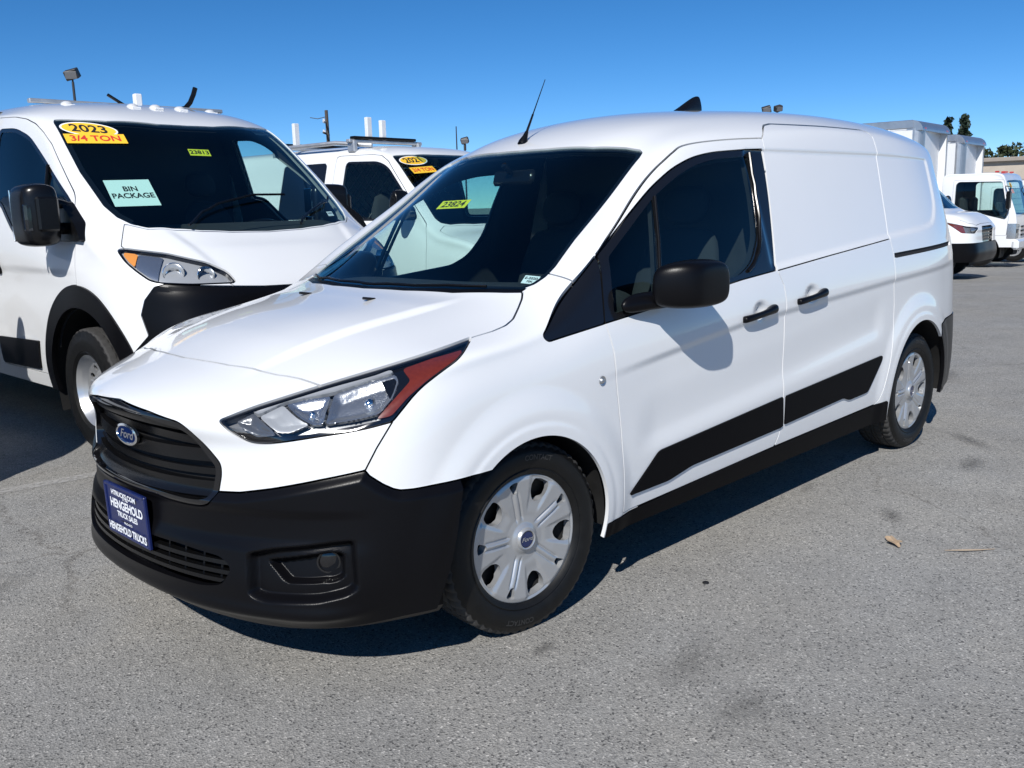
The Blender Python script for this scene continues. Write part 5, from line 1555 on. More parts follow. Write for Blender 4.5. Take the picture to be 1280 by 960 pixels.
O_HLF = smooth_poly([(.65, .955), (.93, .955), (.93, .78), (.65, .78)], .02)


def old_van(name, pose, label, dz=0.0, roof=0.0, variant='old', pane='glass_side'):
    root = empty(name, (pose[0], pose[1], pose[3]), pose[2])
    tag(root, label, 'van')
    V, F = old_surface(4, dz, roof)
    T = tri(F); N = vnormals(V, T)
    if (N[:, 2] * (V[:, 2] > 1.8)).sum() < 0:
        T = T[:, ::-1]; N = -N
    H = half((V, N, T))
    sdist = lambda poly, y0=.45: (lambda P: np.where(P[:, 1] > y0, sdf_poly(P[:, [0, 2]], poly), 1.0))
    wsd = lambda P: np.where((P[:, 2] > 1.15), sdf_poly(PR['atop'](P), O_WS), 1.0)
    hdd = lambda P: np.where(P[:, 2] > 1.0, sdf_poly(PR['atop'](P), O_HOOD), 1.0)
    if variant == 'nose':
        grp = smooth_poly([(-.1, .99), (.34, .99), (.42, .94), (.36, .70), (-.1, .70)], .03)
        hlp = smooth_poly([diag(q) for q in [(.84, .56, .97), (.70, .88, 1.00), (.36, .955, 1.075), (.50, .955, .99), (.62, .92, .885), (.80, .70, .87)]], .03)
        black_z = .70
    else:
        grp, hlp, black_z = O_GR, None, .62
    grd = lambda P: np.where(P[:, 0] > .6, sdf_poly(PR['front'](P), grp), 1.0)
    hld = (lambda P: np.where((P[:, 0] > .3) & (P[:, 1] > .4), sdf_poly(PR['diag'](P), hlp), 1.0)) if hlp else (lambda P: np.where((P[:, 0] > .60), sdf_poly(PR['front'](P), O_HLF), 1.0))
    bpd = lambda P: np.maximum(P[:, 2] - black_z - .0 * P[:, 0], .30 - P[:, 0])
    AF, AR = circle_d(0, .37, .44), circle_d(-3.45, .37, .44)
    wsM = region(H, [(None, wsd, 1)], 0)
    wsh = panel('windshield', wsM, 'glass_ws' if pane == 'glass_side' else pane, root, 0, -.004, centre=True)
    panel('windshield_border', region(wsM, [(None, lambda P: wsd(P) + .025, -1)], 0), 'gloss_black', wsh, 0, -.008, centre=True)
    panel('hood', region(H, [(None, hdd, 1), (None, hld, -1), (None, grd, -1)]), 'paint_old', root, .012, centre=True)
    gM = region(H, [(None, grd, 1)])
    g = panel('grille', gM, 'gloss_black', root, 0, -.04, centre=True)
    for zc in (np.linspace(black_z + .04, .95, 5) if variant == 'nose' else (.82, .87, .92)):
        panel('slat', region(gM, [(None, lambda P, zc=zc: np.abs(P[:, 2] - zc) - .013, 1)], 0), 'plastic_smooth', g, .03, -.006, centre=True)
    lM = region(H, [(None, hld, 1)])
    for s in (1, -1):
        m = np.array([1, s, 1]); fl = (lambda t: t) if s > 0 else (lambda t: t[:, ::-1])
        def put(nm, M, mt, par, dep, off):
            V_, N_, T_ = panel_arrays(M, dep, off)
            return obj(nm, mesh_np(nm, V_ * m, fl(T_), mt, N_ * m), par)
        h = put('headlight', lM, 'lens', root, 0, 0)
        put('housing', lM, 'lamp_grey' if variant == 'nose' else 'reflector', h, 0, -.035)
        if variant == 'nose':
            a = region(lM, [(None, lambda P: .175 - PR['diag'](P)[:, 0] + (P[:, 2] - .98) * .4, 1)], 0)
            if len(a[2]): put('amber_reflector', a, 'amber', h, .004, -.012)
            b = region(lM, [(None, lambda P: np.hypot((PR['diag'](P)[:, 0] + .02), (P[:, 2] - .945)) - .055, 1)], 0)
            if len(b[2]): put('reflector_bowl', b, 'reflector', h, .004, -.014)
            mb = MB(); mb.box((0, 0, 0), (.04, .16, .05), .01); mb.build('fog_lamp', 'reflector', root, (.80, .70 * s, .56), (0, 0, .45 * s))
    panel('front_bumper', region(H, [(None, bpd, 1), (None, grd, -1), (None, hld, -1), (None, AF, -1)]), 'plastic', root, .02, .006, centre=True)
    sdm = cf(H, lambda P: .5 - P[:, 1])
    dl, dr = panel('front_door', region(sdm, [('side', O_DOOR, 1), ('side', O_WIN, -1), (None, AF, -1)]), 'paint_old', root, .012, both=True)
    for s, par in ((1, dl), (-1, dr)):
        m = np.array([1, s, 1])
        for nm, M, mt, dep, off in (('window_pane', region(sdm, [('side', O_WIN, 1)], 0), pane, 0, -.006), ('window_seal', region(sdm, [('side', O_WIN, 1), (None, lambda P: sdf_poly(P[:, [0, 2]], O_WIN) + .018, -1)], 0), 'gloss_black', .008, -.002)):
            V_, N_, T_ = panel_arrays(M, dep, off); obj(nm, mesh_np(nm, V_ * m, T_ if s > 0 else T_[:, ::-1], mt, N_ * m), par)
        mb = MB(); mb.box((-1.16, .992 * s, 1.12), (.16, .03, .05), .012); mb.build('door_handle', 'plastic', par)
    panel('rear_side_window', region(sdm, [('side', O_WIN2, 1)], 0), 'gloss_black', root, .006, -.003, both=True)
    sh = region(H, [(None, wsd, -1), (None, hdd, -1), (None, hld, -1), (None, grd, -1), (None, bpd, -1), (None, sdist(O_DOOR), -1), (None, sdist(O_WIN2), -1), (None, AF, -1), (None, AR, -1)])
    panel('body_shell', sh, 'paint_old', root, .012, centre=True)
    cab = region(cf(H, lambda P: P[:, 0] - .25, lambda P: -1.40 - P[:, 0], lambda P: .6 - P[:, 2]), [(None, wsd, -1), (None, sdist(O_WIN), -1), (None, AF, -1)], -.004)
    lin = panel('cabin_lining', cab, 'trim', root, 0, -.04, centre=True)
    soft_loft('dashboard', [[(.2, yy, .85), (-.30, yy, .85), (-.36, yy, 1.0), (-.32, yy, 1.16), (-.18, yy, 1.21), (.0, yy, 1.2), (.15, yy, 1.19), (.24, yy, 1.1)] for yy in (-.84, -.6, -.2, .2, .6, .84)], 'trim', lin, 1)
    for yy in (.45, -.45):
        soft_loft('seat_back', [[(-.85, yy - .24, .8), (-.85, yy + .24, .8), (-1.0, yy + .24, .8), (-1.0, yy - .24, .8)], [(-.92, yy - .25, 1.2), (-.92, yy + .25, 1.2), (-1.06, yy + .25, 1.2), (-1.06, yy - .25, 1.2)], [(-1.0, yy - .16, 1.55), (-1.0, yy + .16, 1.55), (-1.1, yy + .16, 1.55), (-1.1, yy - .16, 1.55)]], 'seat', lin, 1)
    for s in (1, -1):
        van_wheel(root, (0, .84 * s, .365), s, key='pm'); van_wheel(root, (-3.45, .84 * s, .365), s, key='pm')
        arch_liner(root, 0, s, .47, .96, .5); arch_liner(root, -3.45, s, .47, .96, .5)
        mi = soft_loft('door_mirror', [[(-.10, yy * s, z0), (-.22, yy * s, z0), (-.22, yy * s, z1), (-.10, yy * s, z1)] for yy, z0, z1 in ((1.0, 1.30, 1.52), (1.02, 1.27, 1.56), (1.16, 1.27, 1.56), (1.18, 1.31, 1.52))], 'plastic_smooth', root, 2)
        mb = MB(); mb.tube([(-.16, .93 * s, 1.33), (-.16, 1.05 * s, 1.33)], .03, 8); mb.build('mirror_arm', 'plastic_smooth', mi)
    mb = MB(); mb.box((-1.9, 0, .40), (5.2, 1.5, .10), .02); mb.build('underbody', 'dark', root)
    return root, wsh, lin


OV = (-4.3857238, -3.76172861, 1.66313461, 0.0)
old_root, old_ws, old_lin = old_van('ladder_rack_van', OV, 'white van behind the compact van with roof ladder rack and 2021 sticker')
decal(old_ws, 'year_sticker', [(-.435, -.735, 1.775), (-.43, -.41, 1.80), (-.545, -.41, 1.875), (-.55, -.735, 1.852)], 'sticker_yellow', 'print_black', [('2021', 0, .82)], .007, 'oval', 1.05, 'print_white')
decal(old_ws, 'ton_sticker', [(-.335, -.72, 1.695), (-.325, -.42, 1.715), (-.395, -.42, 1.772), (-.405, -.72, 1.752)], 'sticker_yellow', 'print_red', [('3/4 TON', 0, .8)], .007, 'rect', 1.0)
mb = MB(); mb.box((-1.36, 0, 1.02), (.02, 1.7, .5), .005); pb = mb.build('bulkhead', 'trim', old_lin)
mb = MB()
for k in range(-16, 17):
    for sg in (1, -1):
        y0 = k * .105; a = Vector((-1.36, y0, 1.27)); b = Vector((-1.36, y0 + sg * .60, 1.87))
        ts = [t for t in np.linspace(0, 1, 25) if abs(a.lerp(b, t).y) < .72]
        if len(ts) > 1: mb.tube([tuple(a.lerp(b, ts[0])), tuple(a.lerp(b, ts[-1]))], .006, 4)
o = mb.build('partition_mesh', 'trim_grey', old_lin); o['kind'] = 'stuff'
# ladder rack
for xx in (-1.15, -2.35):
    mb = MB(); mb.box((xx, -.30 if xx > -2 else 0, 2.045), (.06, 1.0 if xx > -2 else 1.62, .035), .008); cb = mb.build('rack_crossbar', 'galv', old_root)
    mb = MB(); mb.box((xx + .005, -.32 if xx > -2 else -.2, 2.078), (.075, .85 if xx > -2 else 1.15, .028), .008); mb.build('rubber_pad', 'plastic', cb)
    for yy in ((-.74, .14) if xx > -2 else (-.74, .74)):
        mb = MB(); mb.box((xx, yy, 1.995), (.10, .05, .11), .008); mb.build('rack_foot', 'galv', cb)
mb = MB(); mb.tube([(-2.35, -.78, 2.03), (-1.9, -.79, 2.03), (-1.35, -.78, 2.035), (-1.0, -.62, 2.00)], .022, 8); mb.build('rack_side_tube', 'galv', old_root)
for xx, yy, h in ((-1.15, -.52, .23), (-1.15, -.33, .21), (-2.0, -.75, .22)):
    mb = MB(); mb.box((xx, yy, 2.05 + h / 2), (.045, .062, h), .005); mb.build('ladder_stop', 'box_white', old_root)
# the van far down the row, only its nose shows
old_van('white_van', (-16.45, -4.02, 1.66, -.19), 'white van nose beyond the rear of the compact van, black bumper and dark grille', dz=.09, roof=.45, variant='nose')

# the neighbour on the other side of the tall van stands outside the picture; its shadow reaches in
old_van('white_van', (1.98, -3.0, 1.60, 0.0), 'white van parked beyond the left edge, its shadow falling beside the tall van', dz=.12, roof=.25, pane='glass_dark')

# ------------------------------------------------------------------ cab-over box trucks at the end of the row
def cab_surface(level=3):
    js = (0, .36, .68, .88)
    zs = [2.22, 2.02, 1.62, 1.25, .95, .70, .50]
    fx = [-.34, -.235, -.09, .03, .06, .06, .04]
    xs = [-.34, -.62, -1.0, -1.35, -1.64]
    top = [[(x + (-.015 * (j / .88) ** 2 if i == 0 else 0), j, (2.235 if i == 0 else 2.285 - .02 * (i == 4)) - .012 * j) for j in js] + [((-.40 if i == 0 else x + (.03 if i == 4 else 0)), .90, 2.205 if i else 2.18)] for i, x in enumerate(xs)]
    ys = [None, .955, .985, .995, 1.0, 1.0, .99]
    side = []
    for i, x in enumerate(xs):
        rows = [None]
        for k in range(1, 7):
            xx = (fx[k] - .09) if i == 0 else (x if i == 4 else np.interp(i, [0, 4], [fx[k] - .09, xs[4]]))
            rows.append((xx, ys[k] - (.06 if i == 0 else .03 if i == 4 else 0), zs[k]))
        side.append(rows)
    front = [None] + [[(fx[k] - .02 * (j / .88) ** 2, j * 1.0, zs[k]) for j in js] for k in range(1, 7)]
    rear = [None] + [[(-1.68, j, zs[k]) for j in js] for k in range(1, 7)]
    V, F = box_cage(top, side, front, rear, fit=5)
    for _ in range(level):
        V, F = cc_subdivide(V, F)
    return V, F


K_WS = smooth_poly([(-.1, 2.10), (.74, 2.08), (.84, 2.02), (.90, 1.36), (.86, 1.28), (-.1, 1.25)], .04)
K_WIN = smooth_poly([(-.34, 2.06), (-1.30, 2.08), (-1.36, 2.02), (-1.36, 1.36), (-.85, 1.36), (-.62, 1.27), (-.20, 1.16), (-.17, 1.32)], .05)
K_DOOR = smooth_poly([(-.16, .78), (-.14, 1.2), (-.30, 2.10), (-1.42, 2.12), (-1.42, .78)], .03)
K_HL = smooth_poly([(.58, 1.02), (.97, 1.06), (.97, .70), (.62, .72)], .03)


def box_truck(pose, label, sticker=False):
    root = empty('box_truck', (pose[0], pose[1], pose[3]), pose[2])
    tag(root, label, 'truck', 'box trucks at the end of the row')
    V, F = cab_surface(4); T = tri(F); N = vnormals(V, T)
    if (N[:, 2] * (V[:, 2] > 2.1)).sum() < 0:
        T = T[:, ::-1]; N = -N
    H = half((V, N, T))
    fr = lambda poly: (lambda P: np.where(P[:, 0] > -.45, sdf_poly(PR['front'](P), poly), 1.0))
    frn = lambda poly: (lambda P: np.where(P[:, 0] > -.16, sdf_poly(PR['front'](P), poly), 1.0))
    wsd = lambda P: np.where((P[:, 0] > -.42) & (P[:, 1] < .93 - .0 * P[:, 2]), sdf_poly(PR['front'](P), K_WS), 1.0)
    sdv = lambda poly: (lambda P: np.where(P[:, 1] > .5, sdf_poly(P[:, [0, 2]], poly), 1.0))
    AF = circle_d(-.75, .40, .46)
    wm = region(H, [(None, wsd, 1), (None, lambda P: P[:, 1] - .885, 1)], 0)
    wsh = panel('windshield', wm, 'glass_ws', root, 0, -.004, centre=True)
    sh = region(H, [(None, lambda P: np.maximum(wsd(P), P[:, 1] - .885), -1), (None, sdv(K_DOOR), -1), (None, frn(K_HL), -1), (None, AF, -1)])
    panel('cab', sh, 'paint', root, .012, centre=True)
    sdm = cf(H, lambda P: .6 - P[:, 1])
    dl, dr = panel('cab_door', region(sdm, [('side', K_DOOR, 1), ('side', K_WIN, -1), (None, AF, -1)]), 'paint', root, .012, both=True)
    wn_ = region(sdm, [('side', K_WIN, 1)], 0)
    for s, par in ((1, dl), (-1, dr)):
        m = np.array([1, s, 1]); V_, N_, T_ = panel_arrays(wn_, 0, -.006)
        obj('window_pane', mesh_np('window_pane', V_ * m, T_ if s > 0 else T_[:, ::-1], 'glass_side', N_ * m), par)
        mb = MB(); mb.box((-1.25, 1.005 * s, 1.10), (.14, .03, .05), .01); mb.build('door_handle', 'plastic', par)
        V_, N_, T_ = panel_arrays(region(H, [(None, frn(K_HL), 1)]), .01, -.004)
        h = obj('headlight', mesh_np('headlight', V_ * m, T_ if s > 0 else T_[:, ::-1], 'reflector', N_ * m), root)
        mb = MB(); mb.box((.04, .78 * s, .88), (.04, .18, .10), .02); mb.build('reflector_bowl', 'gloss_black', h)
        van_wheel(root, (-.75, .86 * s, .40), s, key='pm'); van_wheel(root, (-4.3, .84 * s, .40), s, key='pm')
        arch_liner(root, -.75, s, .48, .97, .5, .40)
        mb = MB(); mb.box((-.12, 1.16 * s, 1.62), (.09, .20, .42), .03); mi = mb.build('door_mirror', 'plastic_smooth', root)
        mb = MB(); mb.tube([(-.25, .93 * s, 1.95), (-.10, 1.12 * s, 1.93), (-.10, 1.16 * s, 1.40), (-.20, .97 * s, 1.25)], .014, 6); mb.build('mirror_arm', 'plastic_smooth', mi)
    for zc in (.98, .88, .78):
        mb = MB(); mb.box((.075, 0, zc), (.03, 1.0, .045), .01); mb.build('grille_slot', 'plastic_smooth', root)
    mb = MB(); mb.box((.05, 0, .56), (.16, 1.98, .24), .05); mb.build('front_bumper', 'paint', root)
    for yy in (-.75, -.12, 0, .12, .75):
        mb = MB(); mb.box((-.50, yy, 2.298), (.10, .05, .035), .012); mb.build('clearance_lamp', 'red_lens', root)
    cab_l = region(cf(H, lambda P: .9 - P[:, 2]), [(None, lambda P: np.maximum(wsd(P), P[:, 1] - .885), -1), (None, sdv(K_WIN), -1)], -.004)
    lin = panel('cabin_lining', cab_l, 'trim', root, 0, -.04, centre=True)
    for yy in (.5, -.45):
        mb = MB(); mb.box((-1.30, yy, 1.35), (.14, .48, .70), .05); mb.build('seat_back', 'seat', lin)
    mb = MB(); mb.box((-.35, 0, 1.12), (.45, 1.75, .22), .06); mb.build('dashboard', 'trim', lin)
    # cargo box with bright rails
    x1, x0, hw, z0, z1 = -2.15, -7.1, 1.21, .95, 3.62
    r = .22
    ro = [(x1 - r + r * math.cos(t), -hw + r - r * math.sin(t)) for t in np.linspace(0, math.pi / 2, 7)]
    lo = [(a, -b) for a, b in ro[::-1]]
    outl = lo[::-1]
    poly = [(x0, -hw)] + ro[::-1] + lo[::-1][::-1] + [(x0, hw)]
    mb = MB(); mb.prism(poly, 'z', z0, z1 - .24); bx = mb.build('cargo_box', 'box_white', root, smooth=False)
    for s in (-1, 1):
        q = [(x1 - r + (r + .006) * math.cos(t), s * (hw - r + (r + .006) * math.sin(t))) for t in np.linspace(-.05, math.pi / 2 + .05, 9)]
        q2 = [(x1 - r + (r - .02) * math.cos(t), s * (hw - r + (r - .02) * math.sin(t))) for t in np.linspace(-.05, math.pi / 2 + .05, 9)][::-1]
        mb = MB(); mb.prism(q + q2, 'z', z0, z1 - .20); mb.build('corner_post', 'aluminium', bx)
        for zz, hh in ((z1 - .09, .20), (z0 + .05, .14)):
            mb = MB(); mb.box(((x0 + x1 - r) / 2, s * (hw + .004), zz), (x1 - r - x0, .03, hh), .012); mb.build('side_rail', 'aluminium', bx)
        for k in range(1, 8):
            xx = x0 + (x1 - r - x0) * k / 8
            mb = MB(); mb.box((xx, s * (hw + .0025), (z0 + z1) / 2), (.035, .006, z1 - z0 - .36), .001); mb.build('panel_joint', 'box_white', bx)
        mb = MB(); mb.box((x1 - .02, s * .95, z1 - .20), (.06, .14, .05), .01); mb.build('marker_lamp', 'red_lens', bx)
    mb = MB()
    rc = .26
    arc = [(x1 - rc + (rc + .012) * math.cos(t), z1 - rc + (rc + .005) * math.sin(t)) for t in np.linspace(0, math.pi / 2, 9)]
    prof = arc + [(x1 - rc - .12, z1 + .005), (x1 - rc - .12, z1 - rc + .012), (x1 - .02, z1 - rc + .012)]
    mb.prism(prof, 'y', -hw + .001, hw - .001); mb.build('nose_cap', 'aluminium', bx)
    mb = MB(); mb.box(((x0 + x1) / 2 - .14, 0, z1 - .125), (x1 - x0 - .28, 2 * hw - .012, .23), .02); mb.build('box_roof', 'box_white', bx)
    mb = MB(); mb.box((-3.7, 0, .72), (6.4, .85, .22), .02); mb.build('chassis', 'dark', root)
    if sticker:
        decal(wsh, 'year_sticker', [(-.19, -.83, 1.90), (-.19, -.60, 1.90), (-.24, -.60, 2.03), (-.24, -.83, 2.03)], 'sticker_yellow', 'print_black', [('2021', 0, .6)], .02, 'oval')
        decal(wsh, 'price_sticker', [(-.14, -.83, 1.77), (-.14, -.58, 1.77), (-.18, -.58, 1.87), (-.18, -.83, 1.87)], 'amber_light', 'print_red', [], .02)
    return root


box_truck((-23.45, -4.60, 1.66, -.41), 'white cab-over box truck behind the white van nose, yellow sticker on windshield', True)
box_truck((-27.9, -5.15, 1.66, -.57), 'farther white box truck cut by the right edge of the picture')

# ------------------------------------------------------------------ background: poles, trees, building
mat('wood', (.07, .055, .045), .85, noise=.3, nscale=8)
mat('steel_dark', (.06, .06, .06), .5, .6)
mat('lamp_box', (.035, .035, .035), .5)
mat('stucco', (.46, .40, .33), .9, noise=.08, nscale=3, bump=.3, bscale=40)
mat('roof_grey', (.30, .26, .22), .8, noise=.1, nscale=2)
mat('roller_door', (.50, .50, .49), .6, noise=.06, nscale=4)
mat('bark', (.06, .045, .035), .9, noise=.3, nscale=12)
mat('leaf_a', (.020, .040, .022), .75, noise=.45, nscale=.9)
mat('leaf_b', (.045, .060, .022), .75, noise=.45, nscale=.7)


def gz(x, y):
    return float(ground_z(np.array(x), np.array(y)))


def floodlight_pole(x, y, top, label, heads, r=.07, tilt=0.0):
    g = gz(x, y)
    root = empty('floodlight_pole', (x, y, g)); tag(root, label, 'light pole')
    h = top - g
    mb = MB(); mb.tube([(0, 0, 0), (tilt * .5, 0, h * .5), (tilt, 0, h)], [r * 1.2, r, r * .8], 10); mb.build('pole', 'steel_dark', root)
    for dx, dy, dz, w, rz in heads:
        mb = MB(); mb.tube([(tilt, 0, h - .15), (tilt + dx, dy, h + dz)], .045, 6); ar = mb.build('bracket', 'steel_dark', root)
        mb = MB(); mb.box((0, 0, 0), (w * .7, w, w * .72), .03, rx=.25); hd = mb.build('lamp_head', 'lamp_box', root, (tilt + dx, dy, h + dz + w * .42), (0, .35, rz))
        mb = MB(); mb.box((w * .36, 0, 0), (.02, w * .85, w * .55), .005); mb.build('lamp_glass', 'lamp_grey', hd)
    return root


floodlight_pole(-16.45, -44.8, 7.75, 'tall pole with one boxy floodlight above the tall van roof', [(0, 0, .10, .62, .9)], .075)
floodlight_pole(-54.1, -28.9, 6.75, 'distant pole with two floodlights just above the compact van roof', [(.25, -.25, .05, .55, .7), (-.25, .30, .12, .5, 1.2)], .08)
# utility pole
up = empty('utility_pole', (-39.8, -57.7, 0)); tag(up, 'wooden utility pole with crossarms above the ladder rack van', 'utility pole')
mb = MB(); mb.tube([(0, 0, 0), (0, 0, 4.5), (.05, 0, 8.75)], [.17, .14, .12], 10); mb.build('pole', 'wood', up)
for zz, w in ((7.05, 1.9), (7.85, 1.5)):
    mb = MB(); mb.box((.1, -.1, zz), (.11, w * 1.25, .12), .01, rz=-.78); ca = mb.build('crossarm', 'galv' if zz > 7.4 else 'wood', up)
    for k in (-.95, -.45, .45, .95):
        a = -.78
        mb = MB(); mb.lathe([(.05, 0), (.06, .06), (.03, .10), (.05, .15), (.0005, .18)], 8, 'z', (.1 - math.sin(a) * k * w * .58, -.1 + math.cos(a) * k * w * .58, zz + .06)); mb.build('insulator', 'box_white', ca)
mb = MB(); mb.tube([(.0, .0, 8.3), (.5, -.5, 8.15), (.9, -.9, 8.25)], .03, 6); mb.build('bracket', 'steel_dark', up)
# slender mast and lamp beyond the compact van roof
ms = empty('radio_mast', (-25.7, -27.8, 0)); tag(ms, 'thin grey mast standing left of the compact van roof', 'mast')
mb = MB(); mb.tube([(0, 0, 0), (0, 0, 3.2), (0, 0, 4.78)], [.05, .035, .022], 8); mb.build('pole', 'steel_dark', ms)
floodlight_pole(-18.9, -19.9, 3.32, 'small dark floodlight on a short pole beside the thin mast', [(0, 0, .05, .26, .8)], .03)


def leaf_cloud(name, pts, size, material, parent):
    """many small leaf faces spread through a crown"""
    n = len(pts)
    a = rng.normal(size=(n, 3)); a /= np.linalg.norm(a, axis=1)[:, None]
    b = rng.normal(size=(n, 3)); b -= (b * a).sum(1)[:, None] * a; b /= np.linalg.norm(b, axis=1)[:, None]
    s = size * rng.uniform(.6, 1.4, n)[:, None]
    V = np.concatenate([pts - a * s, pts + b * s * .5, pts + a * s, pts - b * s * .5])
    i = np.arange(n)
    return obj(name, mesh_np(name, V, np.stack([i, i + n, i + 2 * n, i + 3 * n], 1), material, smooth=False), parent)


def conifer(x, y, h, w, label, material='leaf_a'):
    g = gz(x, y)
    root = empty('pine_tree', (x, y, g)); tag(root, label, 'tree', 'trees behind the lot')
    mb = MB(); mb.tube([(0, 0, 0), (.05, 0, h * .5), (0, .05, h * .97)], [h * .022, h * .014, h * .004], 8); mb.build('trunk', 'bark', root)
    P = []
    z = h * .18
    while z < h:
        t = (z - h * .18) / (h * .82); R = w * (1 - t) ** .8 * rng.uniform(.6, 1.1)
        for k in range(int(4 + 5 * (1 - t))):
            th = rng.uniform(0, 2 * math.pi); L = R * rng.uniform(.5, 1.15)
            m = int(16 + 26 * (1 - t))
            u = rng.uniform(.1, 1, m)
            q = np.stack([np.cos(th) * L * u, np.sin(th) * L * u, z - .12 * L * u + 0 * u], 1) + rng.normal(size=(m, 3)) * (.05 * w + .02)
            P.append(q)
        z += h * .045 * rng.uniform(.7, 1.3)
    leaf_cloud('crown', np.concatenate(P), h * .028, material, root)


def broad(x, y, h, w, label, material='leaf_b'):
    g = gz(x, y)
    root = empty('leafy_tree', (x, y, g)); tag(root, label, 'tree', 'trees behind the lot')
    mb = MB(); mb.tube([(0, 0, 0), (.1, .05, h * .35), (.0, .1, h * .6)], [h * .035, h * .026, h * .012], 8); mb.build('trunk', 'bark', root)
    P = []
    for k in range(34):
        c = np.array([rng.normal() * w * .42, rng.normal() * w * .42, h * rng.uniform(.42, .95)]); rr = w * rng.uniform(.12, .28)
        if k < 8:
            mb = MB(); mb.tube([(.05, .05, h * .4), tuple(c * [.5, .5, .9]), tuple(c)], [h * .012, h * .008, h * .003], 6); mb.build('limb', 'bark', root)
        d = rng.normal(size=(110, 3)); d /= np.linalg.norm(d, axis=1)[:, None]
        P.append(c + d * rr * rng.uniform(.6, 1.05, (110, 1)) * [1, 1, .75])
    leaf_cloud('crown', np.concatenate(P), h * .026, material, root)


conifer(-83.3, -28.6, 8.9, 1.7, 'left one of two dark pines above the nearer box truck')
conifer(-84.2, -27.6, 8.9, 1.9, 'right one of two dark pines above the nearer box truck')
broad(-70.0, -18.4, 5.7, 3.0, 'dark green tree above the beige building, nearest the box truck')
broad(-72.0, -15.2, 5.0, 3.2, 'lower green tree above the beige building at the picture edge', 'leaf_b')
# low commercial building
bd = empty('low_building', (-56.0, -11.8, gz(-56, -11.8)), 1.66 - math.pi / 2); tag(bd, 'low beige building with roller doors behind the trucks', 'building')
mb = MB(); mb.box((0, 0, 2.0), (9, 26, 4.0), .02); mb.build('wall', 'stucco', bd)
mb = MB(); mb.box((0, 0, 4.09), (9.5, 26.5, .22), .03); mb.build('roof', 'roof_grey', bd)
for yy in (-8.5, -5.0, -1.5, 2.0, 5.5, 9.0):
    mb = MB(); mb.box((4.53, yy, 1.45), (.08, 2.7, 2.9), .02); dd = mb.build('roller_door', 'roller_door', bd)
    for k in range(9):
        mb = MB(); mb.box((4.58, yy, .25 + k * .31), (.03, 2.6, .03), .005); mb.build('door_rib', 'roller_door', dd)
    mb = MB(); mb.box((4.56, yy, 3.0), (.16, 2.9, .16), .02); mb.build('lintel', 'roof_grey', dd)

# ------------------------------------------------------------------ small things on the ground
mat('dry_leaf', (.40, .29, .19), .8, noise=.2, nscale=60)
mat('straw', (.34, .27, .20), .85)


def fallen_leaf(x, y, s, rz):
    n = 26; V = [(0, 0, .010)]
    for k in range(n):
        t = 2 * math.pi * k / n
        r = s * (.55 + .32 * abs(math.cos(2.5 * t)) + .08 * math.sin(7 * t))
        V.append((r * math.cos(t) * 1.25, r * math.sin(t) * .6, .006 + .012 * abs(math.sin(1.5 * t))))
    V += [(v[0], v[1], v[2] - .0015) for v in V]
    m = n + 1
    F = [(0, 1 + k, 1 + (k + 1) % n) for k in range(n)] + [(m, m + 1 + (k + 1) % n, m + 1 + k) for k in range(n)] + [(1 + k, m + 1 + k, m + 1 + (k + 1) % n, 1 + (k + 1) % n) for k in range(n)]
    mb = MB(); mb.add(V, F); o = mb.build('fallen_leaf', 'dry_leaf', None, (x, y, .002), (0, 0, rz))
    tag(o, 'curled tan leaf lying on the asphalt', 'leaf')


fallen_leaf(-1.555, 1.417, .052, .75)
mb = MB(); mb.tube([(-1.60, 1.60, .006), (-1.64, 1.66, .010), (-1.69, 1.70, .007), (-1.74, 1.74, .006)], [.0015, .004, .003, .0015], 6)
tag(mb.build('dry_stalk', 'straw'), 'thin dry stalk on the asphalt right of the tan leaf', 'stalk')
mb = MB(); mb.lathe([(.0005, .005), (.009, .005), (.012, .003), (.0125, 0)], 14, 'z')
tag(mb.build('bottle_cap', 'print_black', None, (-.724, 1.071, .001)), 'small dark round cap lying near the front wheel shadow', 'cap')


def stain_material(name, col, strength, scale):
    """a sheet of old oil or dirt, see-through towards its ragged rim"""
    m = bpy.data.materials.new(name); m.use_nodes = True; nt = m.node_tree; b = nt.nodes['Principled BSDF']
    b.inputs['Base Color'].default_value = (*col, 1); b.inputs['Roughness'].default_value = .7
    tc = nt.nodes.new('ShaderNodeTexCoord'); g = nt.nodes.new('ShaderNodeTexGradient'); g.gradient_type = 'SPHERICAL'
    mp = nt.nodes.new('ShaderNodeMapping'); mp.inputs['Scale'].default_value = (1, 1, 1)
    n = nt.nodes.new('ShaderNodeTexNoise'); n.inputs['Scale'].default_value = scale; n.inputs['Detail'].default_value = 6; n.inputs['Roughness'].default_value = .7
    nt.links.new(tc.outputs['Object'], mp.inputs[0]); nt.links.new(mp.outputs[0], g.inputs[0]); nt.links.new(tc.outputs['Object'], n.inputs['Vector'])
    a = nt.nodes.new('ShaderNodeMath'); a.operation = 'MULTIPLY_ADD'; nt.links.new(n.outputs[0], a.inputs[0]); a.inputs[1].default_value = 2.6; a.inputs[2].default_value = -1.5
    c = nt.nodes.new('ShaderNodeMath'); c.operation = 'ADD'; nt.links.new(a.outputs[0], c.inputs[0]); nt.links.new(g.outputs['Fac'], c.inputs[1])
    r = nt.nodes.new('ShaderNodeMapRange'); r.inputs[1].default_value = .05; r.inputs[2].default_value = .75; r.inputs[3].default_value = 0; r.inputs[4].default_value = strength; nt.links.new(c.outputs[0], r.inputs[0])
    nt.links.new(r.outputs[0], b.inputs['Alpha'])
    MATS[name] = m


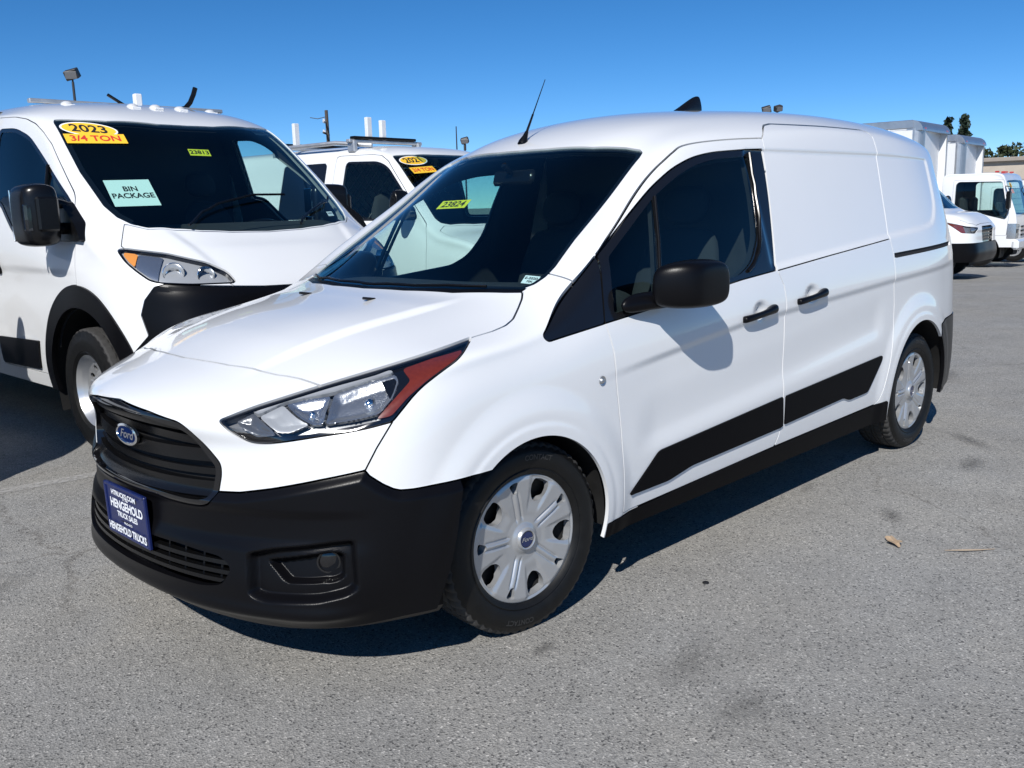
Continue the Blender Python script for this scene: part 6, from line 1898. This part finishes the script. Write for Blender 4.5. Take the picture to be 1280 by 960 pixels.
stain_material('oil_spot', (.045, .043, .040), .33, 7)
stain_material('dust_spot', (.10, .095, .085), .22, 5)
k = 0
for x, y, rx, ry, rz, mt in ((-1.885, 1.271, .16, .075, .6, 'oil_spot'), (-2.03, .80, .13, .05, .3, 'dust_spot'), (-2.946, 1.243, .24, .09, .2, 'oil_spot'), (-3.414, 1.079, .30, .09, .9, 'oil_spot'),
                             (-.158, 1.378, .26, .12, .4, 'dust_spot'), (-.058, 1.63, .22, .14, .1, 'dust_spot'), (.056, .981, .09, .05, .2, 'oil_spot'), (-4.6, 2.2, .5, .22, .3, 'oil_spot'), (-6.0, 1.2, .7, .25, .2, 'dust_spot'),
                             (-7.5, 2.6, .6, .3, .5, 'oil_spot'), (.9, 1.25, .22, .12, .9, 'dust_spot'), (-3.2, 2.1, .45, .25, .2, 'dust_spot'), (-5.3, 0.2, .5, .2, .1, 'oil_spot'), (-8.6, .4, .8, .35, .4, 'dust_spot'), (1.1, -.9, .3, .16, .7, 'dust_spot')):
    k += 1
    mb = MB(); mb.add([(math.cos(t), math.sin(t), 0) for t in np.linspace(0, 2 * math.pi, 24, endpoint=False)], [list(range(24))])
    o = mb.build('ground_stain', mt, None, (x, y, .0035 + .0004 * k), (0, 0, rz), fix=False); o.scale = (rx, ry, 1)
    tag(o, kind='structure')
# worn bay line in front of the tall van
mp = bpy.data.materials.new('bay_paint'); mp.use_nodes = True; nt = mp.node_tree; b = nt.nodes['Principled BSDF']
b.inputs['Base Color'].default_value = (.46, .45, .43, 1); b.inputs['Roughness'].default_value = .85
tc = nt.nodes.new('ShaderNodeTexCoord'); n1 = nt.nodes.new('ShaderNodeTexNoise'); n1.inputs['Scale'].default_value = 38; n1.inputs['Detail'].default_value = 5
nt.links.new(tc.outputs['Object'], n1.inputs['Vector']); r = nt.nodes.new('ShaderNodeMapRange'); r.inputs[1].default_value = .25; r.inputs[2].default_value = .62; r.inputs[4].default_value = .70
nt.links.new(n1.outputs[0], r.inputs[0]); nt.links.new(r.outputs[0], b.inputs['Alpha']); MATS['bay_paint'] = mp
mb = MB(); mb.add([(2.2, -2.52, .0035), (2.2, -2.42, .0035), (-.2, -2.14, .0035), (-.2, -2.24, .0035)], [(0, 1, 2, 3)])
tag(mb.build('bay_line', 'bay_paint', fix=False), kind='structure')
